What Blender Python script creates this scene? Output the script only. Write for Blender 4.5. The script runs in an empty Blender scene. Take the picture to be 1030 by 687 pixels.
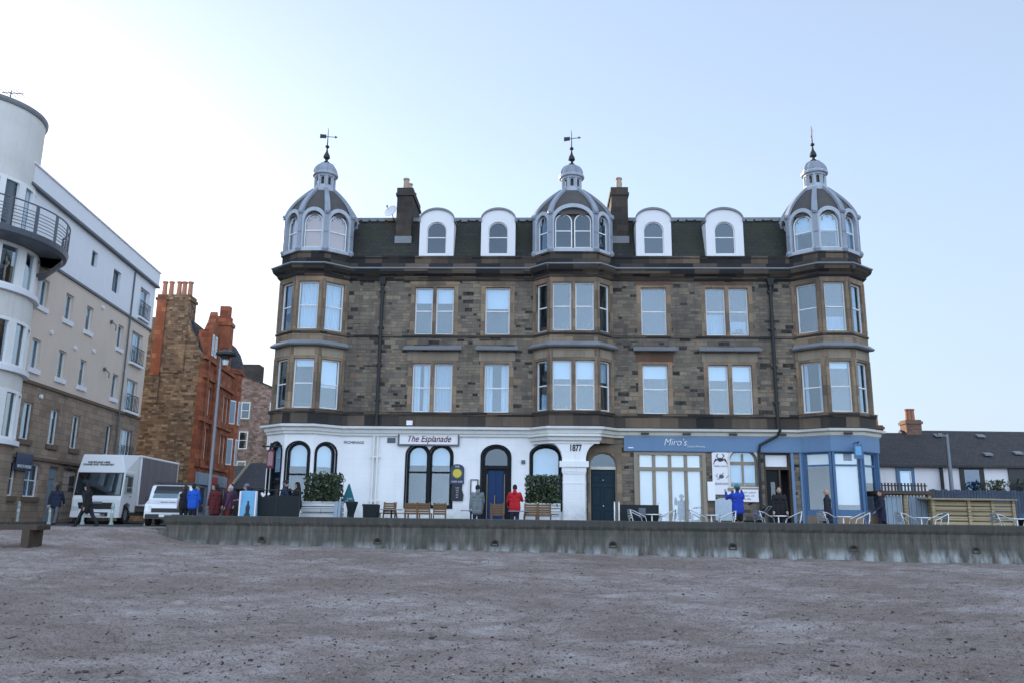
import bpy, bmesh, math, random
from mathutils import Vector, Matrix, noise
from mathutils.geometry import tessellate_polygon
R = math.radians
sc = bpy.context.scene
col = sc.collection

# ---------------------------------------------------------------- camera, sky, sun, exposure
cam = bpy.data.cameras.new('camera'); camo = bpy.data.objects.new('camera', cam); col.objects.link(camo)
sc.camera = camo
cam.lens = 28.8; cam.sensor_width = 36; cam.clip_start = .1; cam.clip_end = 3000
camo.matrix_world = Matrix.Translation((0, 0, .5)) @ Matrix.Rotation(R(90+12.2), 4, 'X') @ Matrix.Rotation(R(.72), 4, 'Z')
SUN_EL, SUN_AZ = 13.0, -38.0
BACK_SKY_FILL = 2.15
wd = bpy.data.worlds.new('World'); sc.world = wd; wd.use_nodes = True
_n, _l = wd.node_tree.nodes, wd.node_tree.links
sky = _n.new('ShaderNodeTexSky'); sky.sky_type = 'NISHITA'; sky.sun_disc = False
sky.sun_elevation = R(SUN_EL); sky.sun_rotation = R(SUN_AZ)
sky.dust_density = .5; sky.air_density = 1.0; sky.ozone_density = 1.2
hs = _n.new('ShaderNodeHueSaturation'); hs.inputs['Saturation'].default_value = .92
wb = _n.new('ShaderNodeMix'); wb.data_type = 'RGBA'; wb.blend_type = 'MULTIPLY'; wb.inputs[0].default_value = 1
wb.inputs[7].default_value = (.995, .957, 1.0, 1)
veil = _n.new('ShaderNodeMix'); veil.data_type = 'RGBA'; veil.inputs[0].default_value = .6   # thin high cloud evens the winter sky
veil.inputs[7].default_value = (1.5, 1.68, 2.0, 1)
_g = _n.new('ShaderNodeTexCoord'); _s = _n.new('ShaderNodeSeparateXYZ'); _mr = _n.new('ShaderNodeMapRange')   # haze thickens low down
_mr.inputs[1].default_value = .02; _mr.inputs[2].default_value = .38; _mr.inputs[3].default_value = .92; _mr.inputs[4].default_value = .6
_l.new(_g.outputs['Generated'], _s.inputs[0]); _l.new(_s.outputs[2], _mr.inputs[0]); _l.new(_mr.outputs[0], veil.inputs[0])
# unseen bright cloud added behind the camera to light the shaded facade
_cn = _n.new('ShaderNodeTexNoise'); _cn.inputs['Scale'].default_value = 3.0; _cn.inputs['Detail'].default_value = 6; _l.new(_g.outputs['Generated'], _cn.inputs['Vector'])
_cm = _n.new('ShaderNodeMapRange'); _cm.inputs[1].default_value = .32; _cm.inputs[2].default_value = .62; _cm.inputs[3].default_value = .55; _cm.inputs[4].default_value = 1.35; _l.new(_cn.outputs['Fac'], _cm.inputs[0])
_by = _n.new('ShaderNodeMapRange'); _by.inputs[1].default_value = .15; _by.inputs[2].default_value = -.55; _by.inputs[3].default_value = 0; _by.inputs[4].default_value = BACK_SKY_FILL; _l.new(_s.outputs[1], _by.inputs[0])
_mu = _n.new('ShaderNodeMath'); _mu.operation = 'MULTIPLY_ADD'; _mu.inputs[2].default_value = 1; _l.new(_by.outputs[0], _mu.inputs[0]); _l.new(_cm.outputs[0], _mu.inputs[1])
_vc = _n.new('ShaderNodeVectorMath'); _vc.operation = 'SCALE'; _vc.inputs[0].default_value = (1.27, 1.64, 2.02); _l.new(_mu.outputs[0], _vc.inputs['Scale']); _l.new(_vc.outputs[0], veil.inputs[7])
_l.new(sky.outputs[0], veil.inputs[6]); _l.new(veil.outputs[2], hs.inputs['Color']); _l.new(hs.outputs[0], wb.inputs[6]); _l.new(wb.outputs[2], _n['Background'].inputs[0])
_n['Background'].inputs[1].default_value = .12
sl = bpy.data.lights.new('sun', 'SUN'); sl.energy = 3.0; sl.angle = R(.5); sl.color = (1, .86, .7)
slo = bpy.data.objects.new('sun', sl); col.objects.link(slo)
_d = Vector((math.sin(R(SUN_AZ))*math.cos(R(SUN_EL)), math.cos(R(SUN_AZ))*math.cos(R(SUN_EL)), math.sin(R(SUN_EL))))
slo.rotation_euler = _d.to_track_quat('Z', 'Y').to_euler(); slo.location = (-40, 60, 60)
sc.view_settings.view_transform = 'Standard'; sc.view_settings.look = 'None'
sc.view_settings.exposure = 1.82; sc.view_settings.gamma = 1.0
sc.cycles.max_bounces = 6; sc.cycles.transparent_max_bounces = 12

# ---------------------------------------------------------------- materials
class NT:
    def __init__(s, name):
        m = bpy.data.materials.new(name); m.use_nodes = True
        s.m = m; s.t = m.node_tree; s.b = s.t.nodes['Principled BSDF']
        s.uv = s.n('ShaderNodeTexCoord')
    def n(s, t, **k):
        x = s.t.nodes.new(t)
        for a, v in k.items(): setattr(x, a, v)
        return x
    def l(s, a, b): s.t.links.new(a, b)
    def noise(s, scale, detail=4, rough=.55, vec=None, sc3=None, obj=True):
        x = s.n('ShaderNodeTexNoise'); x.inputs['Scale'].default_value = scale
        x.inputs['Detail'].default_value = detail; x.inputs['Roughness'].default_value = rough
        v = vec or s.uv.outputs['Object' if obj else 'UV']
        if sc3:
            mp = s.n('ShaderNodeMapping'); mp.inputs['Scale'].default_value = sc3; s.l(v, mp.inputs[0]); v = mp.outputs[0]
        s.l(v, x.inputs['Vector']); return x.outputs['Fac']
    def ramp(s, fac, stops, const=False):
        r = s.n('ShaderNodeValToRGB'); cr = r.color_ramp
        if const: cr.interpolation = 'CONSTANT'
        while len(cr.elements) < len(stops): cr.elements.new(.5)
        for e, (p, c) in zip(cr.elements, stops):
            e.position = p; e.color = (*c, 1) if hasattr(c, '__len__') else (c, c, c, 1)
        s.l(fac, r.inputs[0]); return r.outputs[0]
    def mix(s, f, a, b, mode='MIX'):
        x = s.n('ShaderNodeMix', data_type='RGBA', blend_type=mode)
        for i, v in ((0, f), (6, a), (7, b)):
            if hasattr(v, 'is_linked') or hasattr(v, 'links'): s.l(v, x.inputs[i])
            elif i == 0: x.inputs[i].default_value = v
            else: x.inputs[i].default_value = (*v, 1) if hasattr(v, '__len__') else (v, v, v, 1)
        return x.outputs[2]
    def col(s, c): s.l(c, s.b.inputs['Base Color'])
    def bump(s, h, strength=.4, dist=.02, chain=None):
        x = s.n('ShaderNodeBump'); x.inputs['Strength'].default_value = strength; x.inputs['Distance'].default_value = dist
        s.l(h, x.inputs['Height'])
        if chain: s.l(chain, x.inputs['Normal'])
        s.l(x.outputs[0], s.b.inputs['Normal']); return x.outputs[0]

def plain(name, c, rough=.6, metal=0, var=.18, scale=6, bump=.0, spec=.4):
    t = NT(name)
    f = t.noise(scale, 5); f2 = t.noise(scale*.17, 3)
    a = t.mix(f, tuple(x*(1-var) for x in c), tuple(min(1, x*(1+var)) for x in c))
    a = t.mix(f2, a, tuple(x*(1-var*.8) for x in c))
    t.col(a); t.b.inputs['Roughness'].default_value = rough; t.b.inputs['Metallic'].default_value = metal
    t.b.inputs['Specular IOR Level'].default_value = spec
    if bump: t.bump(t.noise(scale*6, 5), bump, .01)
    return t.m

def masonry(name, stops, w=.6, h=.28, mortar=(.08, .075, .07), msize=.012, bump=.6, weather=(.03, .03, .032), wamt=.6, w2=None, h2=None, rough=.9, soot=.5):
    """squared stone in courses: every block takes its own tone, soot and damp drawn over it"""
    t = NT(name)
    uv = t.uv.outputs['UV']
    # a little waviness so courses are not ruler-straight
    nz = t.n('ShaderNodeTexNoise'); nz.inputs['Scale'].default_value = 1.3; t.l(uv, nz.inputs['Vector'])
    ad = t.n('ShaderNodeMixRGB'); ad.blend_type = 'ADD'; ad.inputs[0].default_value = .05
    t.l(uv, ad.inputs[1]); t.l(nz.outputs['Color'], ad.inputs[2])
    def brick(w, h, off):
        mp = t.n('ShaderNodeMapping'); mp.inputs['Location'].default_value = (off, off*.37, 0); t.l(ad.outputs[0], mp.inputs[0])
        b = t.n('ShaderNodeTexBrick'); t.l(mp.outputs[0], b.inputs['Vector'])
        b.inputs['Color1'].default_value = (0, 0, 0, 1); b.inputs['Color2'].default_value = (1, 1, 1, 1); b.inputs['Mortar'].default_value = (.5, .5, .5, 1)
        b.inputs['Scale'].default_value = 1; b.inputs['Mortar Size'].default_value = msize; b.inputs['Mortar Smooth'].default_value = .3
        b.inputs['Brick Width'].default_value = w; b.inputs['Row Height'].default_value = h
        b.offset = .43; b.squash = .7; b.squash_frequency = 3
        return b
    b1 = brick(w, h, 0)
    c1 = t.ramp(b1.outputs['Color'], stops); f = b1.outputs['Fac']
    if w2:
        b2 = brick(w2, h2, 3.17)
        c2 = t.ramp(b2.outputs['Color'], stops)
        sel = t.n('ShaderNodeTexBrick'); t.l(ad.outputs[0], sel.inputs['Vector'])
        sel.inputs['Color1'].default_value = (0, 0, 0, 1); sel.inputs['Color2'].default_value = (1, 1, 1, 1)
        sel.inputs['Scale'].default_value = 1; sel.inputs['Mortar Size'].default_value = 0
        sel.inputs['Brick Width'].default_value = w*3; sel.inputs['Row Height'].default_value = h*2
        s_ = t.ramp(sel.outputs['Color'], [(0, 0), (.5, 1)], const=True)
        c1 = t.mix(s_, c1, c2); f = t.mix(s_, f, b2.outputs['Fac'])
    c = t.mix(t.ramp(t.noise(3.3, 6, .7), [(.42, 0), (.72, .6)]), c1, tuple(x*.55 for x in stops[-2][1]), 'MIX') if w2 else c1
    c = t.mix(t.noise(9, 6, .65), c, tuple(.4 for _ in range(3)), 'OVERLAY')
    c = t.mix(f, c, mortar)
    dirt = t.ramp(t.noise(.55, 5, .6, sc3=(1, 1, .55)), [(.42, 0), (.72, 1)])
    mlt = t.n('ShaderNodeMath', operation='MULTIPLY'); mlt.inputs[1].default_value = wamt; t.l(dirt, mlt.inputs[0])
    c = t.mix(mlt.outputs[0], c, weather)
    st = t.ramp(t.noise(1.6, 4, .6, sc3=(2.2, 2.2, .14)), [(.5, 0), (.8, 1)])
    ml2 = t.n('ShaderNodeMath', operation='MULTIPLY'); ml2.inputs[1].default_value = soot*.6; t.l(st, ml2.inputs[0])
    c = t.mix(ml2.outputs[0], c, tuple(x*.7 for x in weather))
    t.col(c); t.b.inputs['Roughness'].default_value = rough; t.b.inputs['Specular IOR Level'].default_value = .25
    nb = t.bump(f, -bump if False else bump, .015)
    t.t.nodes[-1].invert = True
    t.bump(t.noise(24, 6, .65), .35, .012, nb)
    return t.m

def slate(name, c1, c2, moss=(.035, .045, .02), mamt=.6):
    t = NT(name)
    b = t.n('ShaderNodeTexBrick'); t.l(t.uv.outputs['UV'], b.inputs['Vector'])
    b.inputs['Color1'].default_value = (0, 0, 0, 1); b.inputs['Color2'].default_value = (1, 1, 1, 1)
    b.inputs['Scale'].default_value = 1; b.inputs['Mortar Size'].default_value = .012; b.inputs['Brick Width'].default_value = .26; b.inputs['Row Height'].default_value = .2
    c = t.mix(b.outputs['Color'], c1, c2)
    c = t.mix(b.outputs['Fac'], c, tuple(x*.35 for x in c1))
    m = t.ramp(t.noise(1.1, 6, .65), [(.38, 0), (.66, mamt)])
    c = t.mix(m, c, moss)
    t.col(c); t.b.inputs['Roughness'].default_value = .75
    t.bump(b.outputs['Fac'], .5, .01); t.t.nodes[-1].invert = True
    return t.m

def painted(name, c, dirt=(.35, .36, .36), amt=.5, rough=.7, rub=0.0, base=0.0):
    t = NT(name)
    st = t.ramp(t.noise(1.4, 5, .6, sc3=(2.5, 2.5, .16)), [(.5, 0), (.85, 1)])
    bl = t.ramp(t.noise(.8, 6, .6), [(.45, 0), (.75, 1)])
    f = t.mix(.5, st, bl); m = t.n('ShaderNodeMath', operation='MULTIPLY'); m.inputs[1].default_value = amt; t.l(f, m.inputs[0])
    cc = t.mix(m.outputs[0], c, dirt)
    if base:   # splash-back grime along the foot of the wall and rust runs
        sp = t.n('ShaderNodeSeparateXYZ'); t.l(t.uv.outputs['Object'], sp.inputs[0]); mr = t.n('ShaderNodeMapRange'); t.l(sp.outputs[2], mr.inputs[0])
        mr.inputs[1].default_value = 1.3; mr.inputs[2].default_value = .2
        k = t.n('ShaderNodeMath', operation='MULTIPLY'); t.l(mr.outputs[0], k.inputs[0]); t.l(t.ramp(t.noise(3, 6, .7), [(.35, .15), (.65, base)]), k.inputs[1])
        cc = t.mix(k.outputs[0], cc, (.22, .23, .20))
        cc = t.mix(t.ramp(t.noise(1.1, 5, .7, sc3=(4, 4, .1)), [(.64, 0), (.74, .4)]), cc, (.42, .37, .30))
    t.col(cc); t.b.inputs['Roughness'].default_value = rough; t.b.inputs['Specular IOR Level'].default_value = .3
    n = t.bump(t.noise(16, 5, .6), .25, .01)
    if rub:
        b = t.n('ShaderNodeTexBrick'); t.l(t.uv.outputs['UV'], b.inputs['Vector'])
        b.inputs['Scale'].default_value = 1; b.inputs['Mortar Size'].default_value = .02; b.inputs['Brick Width'].default_value = .7; b.inputs['Row Height'].default_value = .33
        t.bump(b.outputs['Fac'], rub, .012, n); t.t.nodes[-1].invert = True
    return t.m

def glass(name, tint=(.84, .91, .96), refl=.085):
    t = NT(name); t.t.nodes.remove(t.b)
    g = t.n('ShaderNodeBsdfGlossy'); g.inputs['Roughness'].default_value = .015; g.inputs['Color'].default_value = (.84, .94, 1, 1)
    tr = t.n('ShaderNodeBsdfTransparent'); tr.inputs['Color'].default_value = (*tint, 1)
    lw = t.n('ShaderNodeLayerWeight'); lw.inputs['Blend'].default_value = .3
    ma = t.n('ShaderNodeMath', operation='MULTIPLY_ADD'); ma.inputs[1].default_value = .35; ma.inputs[2].default_value = refl
    ma.use_clamp = True
    t.l(lw.outputs['Fresnel'], ma.inputs[0])
    # old panes are never quite flat
    bp = t.n('ShaderNodeBump'); bp.inputs['Strength'].default_value = .05; bp.inputs['Distance'].default_value = .05
    t.l(t.noise(.9, 2), bp.inputs['Height']); t.l(bp.outputs[0], g.inputs['Normal'])
    mx = t.n('ShaderNodeMixShader'); t.l(ma.outputs[0], mx.inputs[0]); t.l(tr.outputs[0], mx.inputs[1]); t.l(g.outputs[0], mx.inputs[2])
    t.l(mx.outputs[0], t.t.nodes['Material Output'].inputs[0])
    return t.m

def lamp_mat(name, c, e):
    t = NT(name); t.b.inputs['Base Color'].default_value = (*c, 1)
    t.b.inputs['Emission Color'].default_value = (*c, 1); t.b.inputs['Emission Strength'].default_value = e
    return t.m

def sand_mat():
    t = NT('sand')
    o = t.uv.outputs['Object']
    big = t.noise(.22, 5, .6); mid = t.noise(1.5, 6, .65, sc3=(.6, 1, 1)); fine = t.noise(26, 6, .7); grain = t.noise(140, 3, .7)
    c = t.ramp(mid, [(.36, (.25, .20, .175)), (.5, (.355, .295, .27)), (.64, (.44, .385, .365))])
    c = t.mix(t.ramp(big, [(.45, 0), (.58, .7)]), c, (.21, .16, .13))
    strk = t.noise(2.2, 6, .7, sc3=(.45, 1.6, 1))
    c = t.mix(t.ramp(strk, [(.54, 0), (.68, .6)]), c, (.17, .13, .105))
    c = t.mix(t.ramp(fine, [(.5, 0), (.66, .55)]), c, (.15, .115, .095))
    c = t.mix(t.ramp(t.noise(70, 2, .5), [(.6, 0), (.68, .7)]), c, (.36, .34, .33))
    c = t.mix(t.ramp(t.noise(9, 5, .7), [(.57, 0), (.65, .8)]), c, (.10, .077, .062))
    c = t.mix(t.ramp(t.noise(34, 3, .6), [(.57, 0), (.62, .75)]), c, (.05, .042, .037))
    t.col(c); t.b.inputs['Roughness'].default_value = .8; t.b.inputs['Specular IOR Level'].default_value = .3
    a = t.bump(t.noise(3.2, 6, .65, sc3=(.8, 1, 1)), .8, .16)
    b = t.bump(t.noise(11, 5, .65), .8, .05, a); b = t.bump(fine, .7, .03, b); t.bump(grain, .5, .006, b)
    return t.m

def concrete_mat():
    t = NT('sea_wall_concrete')
    st = t.noise(2.2, 6, .65, sc3=(3, 3, .22)); bl = t.noise(1.2, 6, .65)
    c = t.ramp(st, [(.3, (.042, .039, .033)), (.47, (.086, .08, .067)), (.6, (.125, .118, .101)), (.78, (.2, .19, .168))])
    c = t.mix(t.ramp(bl, [(.45, 0), (.7, .75)]), c, (.055, .06, .048))
    sep = t.n('ShaderNodeSeparateXYZ'); t.l(t.uv.outputs['Object'], sep.inputs[0])
    z = sep.outputs[2]
    # pale salt bloom low down, dark algae on the coping: stains that belong to the wall
    f = t.n('ShaderNodeMapRange'); f.inputs[1].default_value = -.3; f.inputs[2].default_value = -.6; t.l(z, f.inputs[0])
    g = t.n('ShaderNodeMath', operation='MULTIPLY'); t.l(f.outputs[0], g.inputs[0]); t.l(t.ramp(t.noise(.7, 5, .7, sc3=(1.6, 1.6, .3)), [(.47, 0), (.6, .8)]), g.inputs[1])
    c = t.mix(g.outputs[0], c, (.36, .38, .38))
    h = t.n('ShaderNodeMapRange'); h.inputs[1].default_value = .27; h.inputs[2].default_value = .31; t.l(z, h.inputs[0])
    hm = t.n('ShaderNodeMath', operation='MULTIPLY'); hm.inputs[1].default_value = .75; t.l(h.outputs[0], hm.inputs[0])
    c = t.mix(hm.outputs[0], c, (.045, .045, .04))
    t.col(c); t.b.inputs['Roughness'].default_value = .9
    a = t.bump(t.noise(5, 6, .7), .4, .03); t.bump(t.noise(40, 5, .7), .4, .008, a)
    return t.m

def boards(name, c, w=.12, vertical=False, var=.3, rough=.75):
    t = NT(name)
    uv = t.uv.outputs['UV']
    mp = t.n('ShaderNodeMapping'); t.l(uv, mp.inputs[0])
    if vertical: mp.inputs['Rotation'].default_value = (0, 0, R(90))
    b = t.n('ShaderNodeTexBrick'); t.l(mp.outputs[0], b.inputs['Vector'])
    b.inputs['Color1'].default_value = (0, 0, 0, 1); b.inputs['Color2'].default_value = (1, 1, 1, 1)
    b.inputs['Scale'].default_value = 1; b.inputs['Mortar Size'].default_value = .008; b.inputs['Brick Width'].default_value = 3.7; b.inputs['Row Height'].default_value = w
    cc = t.mix(b.outputs['Color'], tuple(x*(1-var) for x in c), tuple(x*(1+var) for x in c))
    cc = t.mix(t.noise(3, 6, .6, sc3=(1, 1, 6) if not vertical else (6, 6, 1)), cc, tuple(x*.6 for x in c))
    cc = t.mix(b.outputs['Fac'], cc, tuple(x*.15 for x in c))
    t.col(cc); t.b.inputs['Roughness'].default_value = rough
    t.bump(b.outputs['Fac'], .5, .01); t.t.nodes[-1].invert = True
    return t.m

def leaf_mat(name, c):
    t = NT(name)
    oi = t.n('ShaderNodeNewGeometry')
    cc = t.ramp(oi.outputs['Random Per Island'], [(0, tuple(x*.45 for x in c)), (.55, c), (.9, tuple(min(1, x*1.5) for x in c)), (1, (c[0]*3.2, c[1]*2, c[2]*1.2))])
    t.col(cc); t.b.inputs['Roughness'].default_value = .5
    return t.m

M = {}
M['rubble'] = masonry('facade_rubble', [(0, (.018, .018, .018)), (.07, (.032, .031, .029)), (.12, (.14, .122, .10)), (.45, (.205, .172, .135)), (.75, (.25, .205, .155)), (.92, (.31, .25, .18)), (1, (.30, .20, .13))],
                      w=.5, h=.19, w2=.34, h2=.13, wamt=.6, mortar=(.13, .112, .09))
M['ashlar'] = masonry('dressed_sandstone', [(0, (.18, .136, .096)), (.4, (.27, .20, .138)), (.7, (.33, .25, .172)), (1, (.34, .22, .14))], w=.9, h=.42, msize=.006, bump=.25, wamt=.6, mortar=(.08, .07, .055))
M['ashlar_pale'] = masonry('pale_sandstone', [(0, (.27, .225, .165)), (.6, (.34, .285, .215)), (1, (.38, .30, .205))], w=1.3, h=.6, msize=.004, bump=.15, wamt=.35, mortar=(.12, .1, .08))
M['ashlar_red'] = masonry('reddish_sandstone', [(0, (.14, .078, .05)), (1, (.19, .105, .065))], w=1.1, h=.6, msize=.004, bump=.15, wamt=.5, mortar=(.08, .06, .05))
M['darkstone'] = masonry('sooty_sandstone', [(0, (.018, .018, .018)), (.4, (.04, .036, .032)), (.72, (.11, .085, .064)), (1, (.19, .14, .098))], w=1.1, h=.5, msize=.006, bump=.3, wamt=.6, mortar=(.03, .03, .03))
M['white'] = painted('white_masonry_paint', (.80, .80, .80), (.45, .47, .48), .42, rub=.35, base=.7)
M['white_trim'] = painted('cream_white_cornice_paint', (.74, .74, .71), (.38, .38, .36), .5)
M['cream_trim'] = painted('cream_cornice_paint', (.62, .60, .53), (.33, .32, .28), .55)
M['black'] = plain('black_gloss_paint', (.007, .009, .012), .55, var=.3, spec=.2)
M['frame'] = plain('white_sash_paint', (.78, .78, .77), .5, var=.05)
M['glass'] = glass('window_glass')
M['glass_dark'] = glass('dark_window_glass', (.4, .5, .6), .07)
M['glass_shop'] = glass('shop_window_glass', (.93, .95, .96), .09)
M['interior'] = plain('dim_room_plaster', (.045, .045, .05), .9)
M['blind'] = plain('white_roller_blind', (.82, .83, .84), .8, var=.05)
M['paper'] = plain('white_window_paper', (.86, .86, .86), .8, var=.06)
M['drape'] = plain('pale_blue_curtain', (.66, .71, .76), .9, var=.1)
M['net'] = plain('grey_net_curtain', (.42, .46, .52), .9, var=.12)
M['peach'] = plain('warm_reflection_blind', (.95, .46, .30), .8, var=.08)  # peach tint puts the warm reflection of the left turret windows into the colour
_t = M['peach'].node_tree; _tr = _t.nodes.new('ShaderNodeBsdfTranslucent'); _tr.inputs[0].default_value = (.9, .62, .5, 1); _ms = _t.nodes.new('ShaderNodeMixShader'); _ms.inputs[0].default_value = .12
_t.links.new(_t.nodes['Principled BSDF'].outputs[0], _ms.inputs[1]); _t.links.new(_tr.outputs[0], _ms.inputs[2]); _t.links.new(_ms.outputs[0], _t.nodes['Material Output'].inputs[0])
M['sill_plants'] = leaf_mat('sill_plant_leaves', (.02, .025, .02))
M['slate'] = slate('mossy_roof_slate', (.014, .014, .014), (.030, .028, .024), (.020, .026, .008), .85)
M['slate_blue'] = slate('blue_grey_slate', (.03, .032, .04), (.055, .058, .07), (.03, .03, .03), .3)
M['slate_brown'] = slate('brown_grey_slate', (.032, .030, .032), (.055, .05, .05), (.03, .03, .028), .4)
M['lead'] = painted('weathered_lead', (.27, .30, .35), (.10, .11, .125), .8, .45)
M['lead_pale'] = painted('pale_painted_lead', (.40, .44, .49), (.15, .16, .18), .8, .45)
M['lead_slate'] = plain('dark_dome_slate', (.085, .078, .072), .7, var=.4, scale=3)
M['white_lead'] = painted('white_dormer_paint', (.74, .74, .75), (.5, .5, .5), .25)
M['gutter'] = painted('lead_gutter', (.20, .215, .23), (.10, .105, .11), .8, .5)
M['blue'] = painted('blue_shop_paint', (.13, .22, .35), (.07, .14, .26), .4, .45)
M['blue_dark'] = painted('faded_blue_shop_paint', (.075, .15, .27), (.05, .09, .15), .5, .5)
M['teal_door'] = plain('dark_teal_door_paint', (.010, .028, .042), .55, var=.2, spec=.2)
M['blue_door'] = plain('blue_door_paint', (.007, .036, .115), .5, var=.25, spec=.25)
M['beige_wood'] = plain('weathered_beige_wood', (.30, .255, .19), .75, var=.25, scale=4)
M['brown_wood'] = plain('brown_wood', (.065, .042, .028), .6, var=.3, scale=5)
M['iron'] = plain('black_iron', (.018, .019, .02), .5, var=.3)
M['pipe'] = plain('black_cast_iron_pipe', (.017, .02, .022), .55, var=.3)
M['sand'] = sand_mat()
M['concrete'] = concrete_mat()
M['paving'] = plain('promenade_paving', (.13, .125, .125), .85, var=.25, scale=2, bump=.3)
M['asphalt'] = plain('asphalt', (.06, .06, .062), .85, var=.3, scale=3, bump=.4)
M['sea'] = plain('grey_sea', (.03, .05, .06), .12, var=.1, spec=.6)
M['steel'] = plain('brushed_aluminium', (.62, .64, .66), .3, .9, var=.06)
M['galv'] = plain('galvanised_steel', (.20, .22, .245), .5, .4, var=.15)
M['dark_plastic'] = plain('dark_fabric_panel', (.008, .013, .016), .75, var=.2)
M['rubber'] = plain('black_rubber', (.012, .012, .012), .8)
M['planter'] = boards('white_planter_boards', (.66, .68, .68), .2)
M['timber'] = boards('weathered_softwood', (.42, .33, .19), .14)
M['teak'] = plain('varnished_teak', (.20, .115, .055), .6, var=.3, scale=6)
M['hedge'] = leaf_mat('hedge_leaves', (.030, .052, .022))
M['shrub'] = leaf_mat('shrub_leaves', (.05, .07, .03))
M['fence_blue'] = boards('blue_grey_fence_boards', (.055, .075, .115), .13, True)
M['panel_blue'] = boards('pale_blue_panel_boards', (.30, .38, .45), .2, True, .1)
M['cottage_white'] = painted('white_harling', (.72, .70, .72), (.42, .42, .42), .4)
M['terracotta'] = plain('terracotta_pot', (.36, .17, .10), .8, var=.2)
M['buff_pot'] = plain('buff_chimney_pot', (.42, .33, .24), .8, var=.2)
M['brick'] = masonry('orange_brick', [(0, (.17, .085, .058)), (1, (.25, .13, .09))], w=.22, h=.075, msize=.01, bump=.3, wamt=.35, mortar=(.2, .17, .14))
M['chimney_stone'] = masonry('sooty_chimney_stone', [(0, (.05, .042, .036)), (1, (.10, .078, .06))], w=.6, h=.3, wamt=.6)
M['render'] = painted('beige_render', (.66, .555, .46), (.42, .36, .31), .35)
M['render_pale'] = painted('pale_grey_render', (.66, .64, .60), (.36, .35, .33), .5)
M['render_white'] = painted('white_render', (.76, .77, .80), (.6, .61, .64), .3)
M['brown_block'] = masonry('brown_stone_facing', [(0, (.28, .205, .155)), (.5, (.35, .26, .195)), (1, (.41, .31, .235))], w=.7, h=.3, msize=.008, bump=.3, wamt=.25, mortar=(.10, .08, .06), soot=.3)
M['brown_trim'] = plain('brown_stone_trim', (.15, .105, .075), .85, var=.2)
M['grey_metal'] = plain('grey_painted_metal', (.10, .115, .135), .45, var=.15)
M['red_stone'] = masonry('red_sandstone', [(0, (.20, .062, .034)), (.5, (.30, .098, .05)), (1, (.42, .155, .08))], w=.8, h=.35, msize=.008, bump=.3, wamt=.45, mortar=(.16, .06, .03), weather=(.12, .045, .022))
M['gable'] = masonry('tan_rubble_gable', [(0, (.075, .048, .032)), (.3, (.20, .125, .075)), (.7, (.30, .19, .11)), (1, (.42, .29, .185))], w=.5, h=.2, w2=.34, h2=.15, wamt=.45, mortar=(.13, .09, .06))
M['pink_rubble'] = masonry('pinkish_rubble', [(0, (.15, .10, .075)), (.5, (.27, .18, .14)), (1, (.40, .28, .235))], w=.6, h=.3, w2=.4, h2=.2, wamt=.3, mortar=(.16, .12, .1))
M['truck_white'] = plain('white_truck_paint', (.78, .80, .81), .25, var=.04, spec=.5)
M['curtain_side'] = plain('mauve_grey_tarpaulin', (.17, .15, .165), .5, var=.12)
M['cab_black'] = plain('dark_cab_plastic', (.02, .022, .026), .4)
M['windscreen'] = glass('windscreen_glass', (.45, .52, .55), .1)
M['lens'] = plain('headlamp_lens', (.6, .64, .66), .1, var=.05, spec=.8)
M['number_plate'] = plain('number_plate', (.75, .75, .7), .4)
M['bollard'] = painted('pale_green_bollard_paint', (.42, .52, .48), (.25, .3, .28), .5)
M['ink'] = plain('dark_ink', (.03, .03, .035), .6)
M['wine'] = plain('wine_red_lettering', (.10, .012, .025), .5)
M['signwhite'] = plain('white_sign_board', (.78, .76, .78), .5, var=.04)
M['signblue'] = plain('navy_sign_board', (.02, .04, .09), .45)
M['chalk'] = plain('blackboard', (.03, .035, .045), .7, var=.3)
M['yellow'] = plain('yellow_sign_paint', (.62, .50, .06), .5)
M['skyposter'] = plain('sky_blue_poster', (.16, .42, .66), .5, var=.35, scale=2.5)
M['teal'] = plain('teal_fabric', (.015, .14, .17), .7, var=.3)
M['skin'] = plain('skin', (.46, .27, .19), .5, var=.08)
M['lit'] = lamp_mat('lit_lamp_globe', (1, .85, .65), 6)
M['red'] = plain('red_paint', (.45, .03, .025), .5)
M['cable'] = M['iron']
_cm = {}
def cloth(c):
    k = tuple(c)
    if k not in _cm: _cm[k] = plain('cloth', c, .85, var=.2, scale=12)
    return _cm[k]

# ---------------------------------------------------------------- mesh helpers
def tag(o, label=None, cat=None, group=None, kind=None):
    for k, v in (('label', label), ('category', cat), ('group', group), ('kind', kind)):
        if v: o[k] = v
    return o

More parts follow.
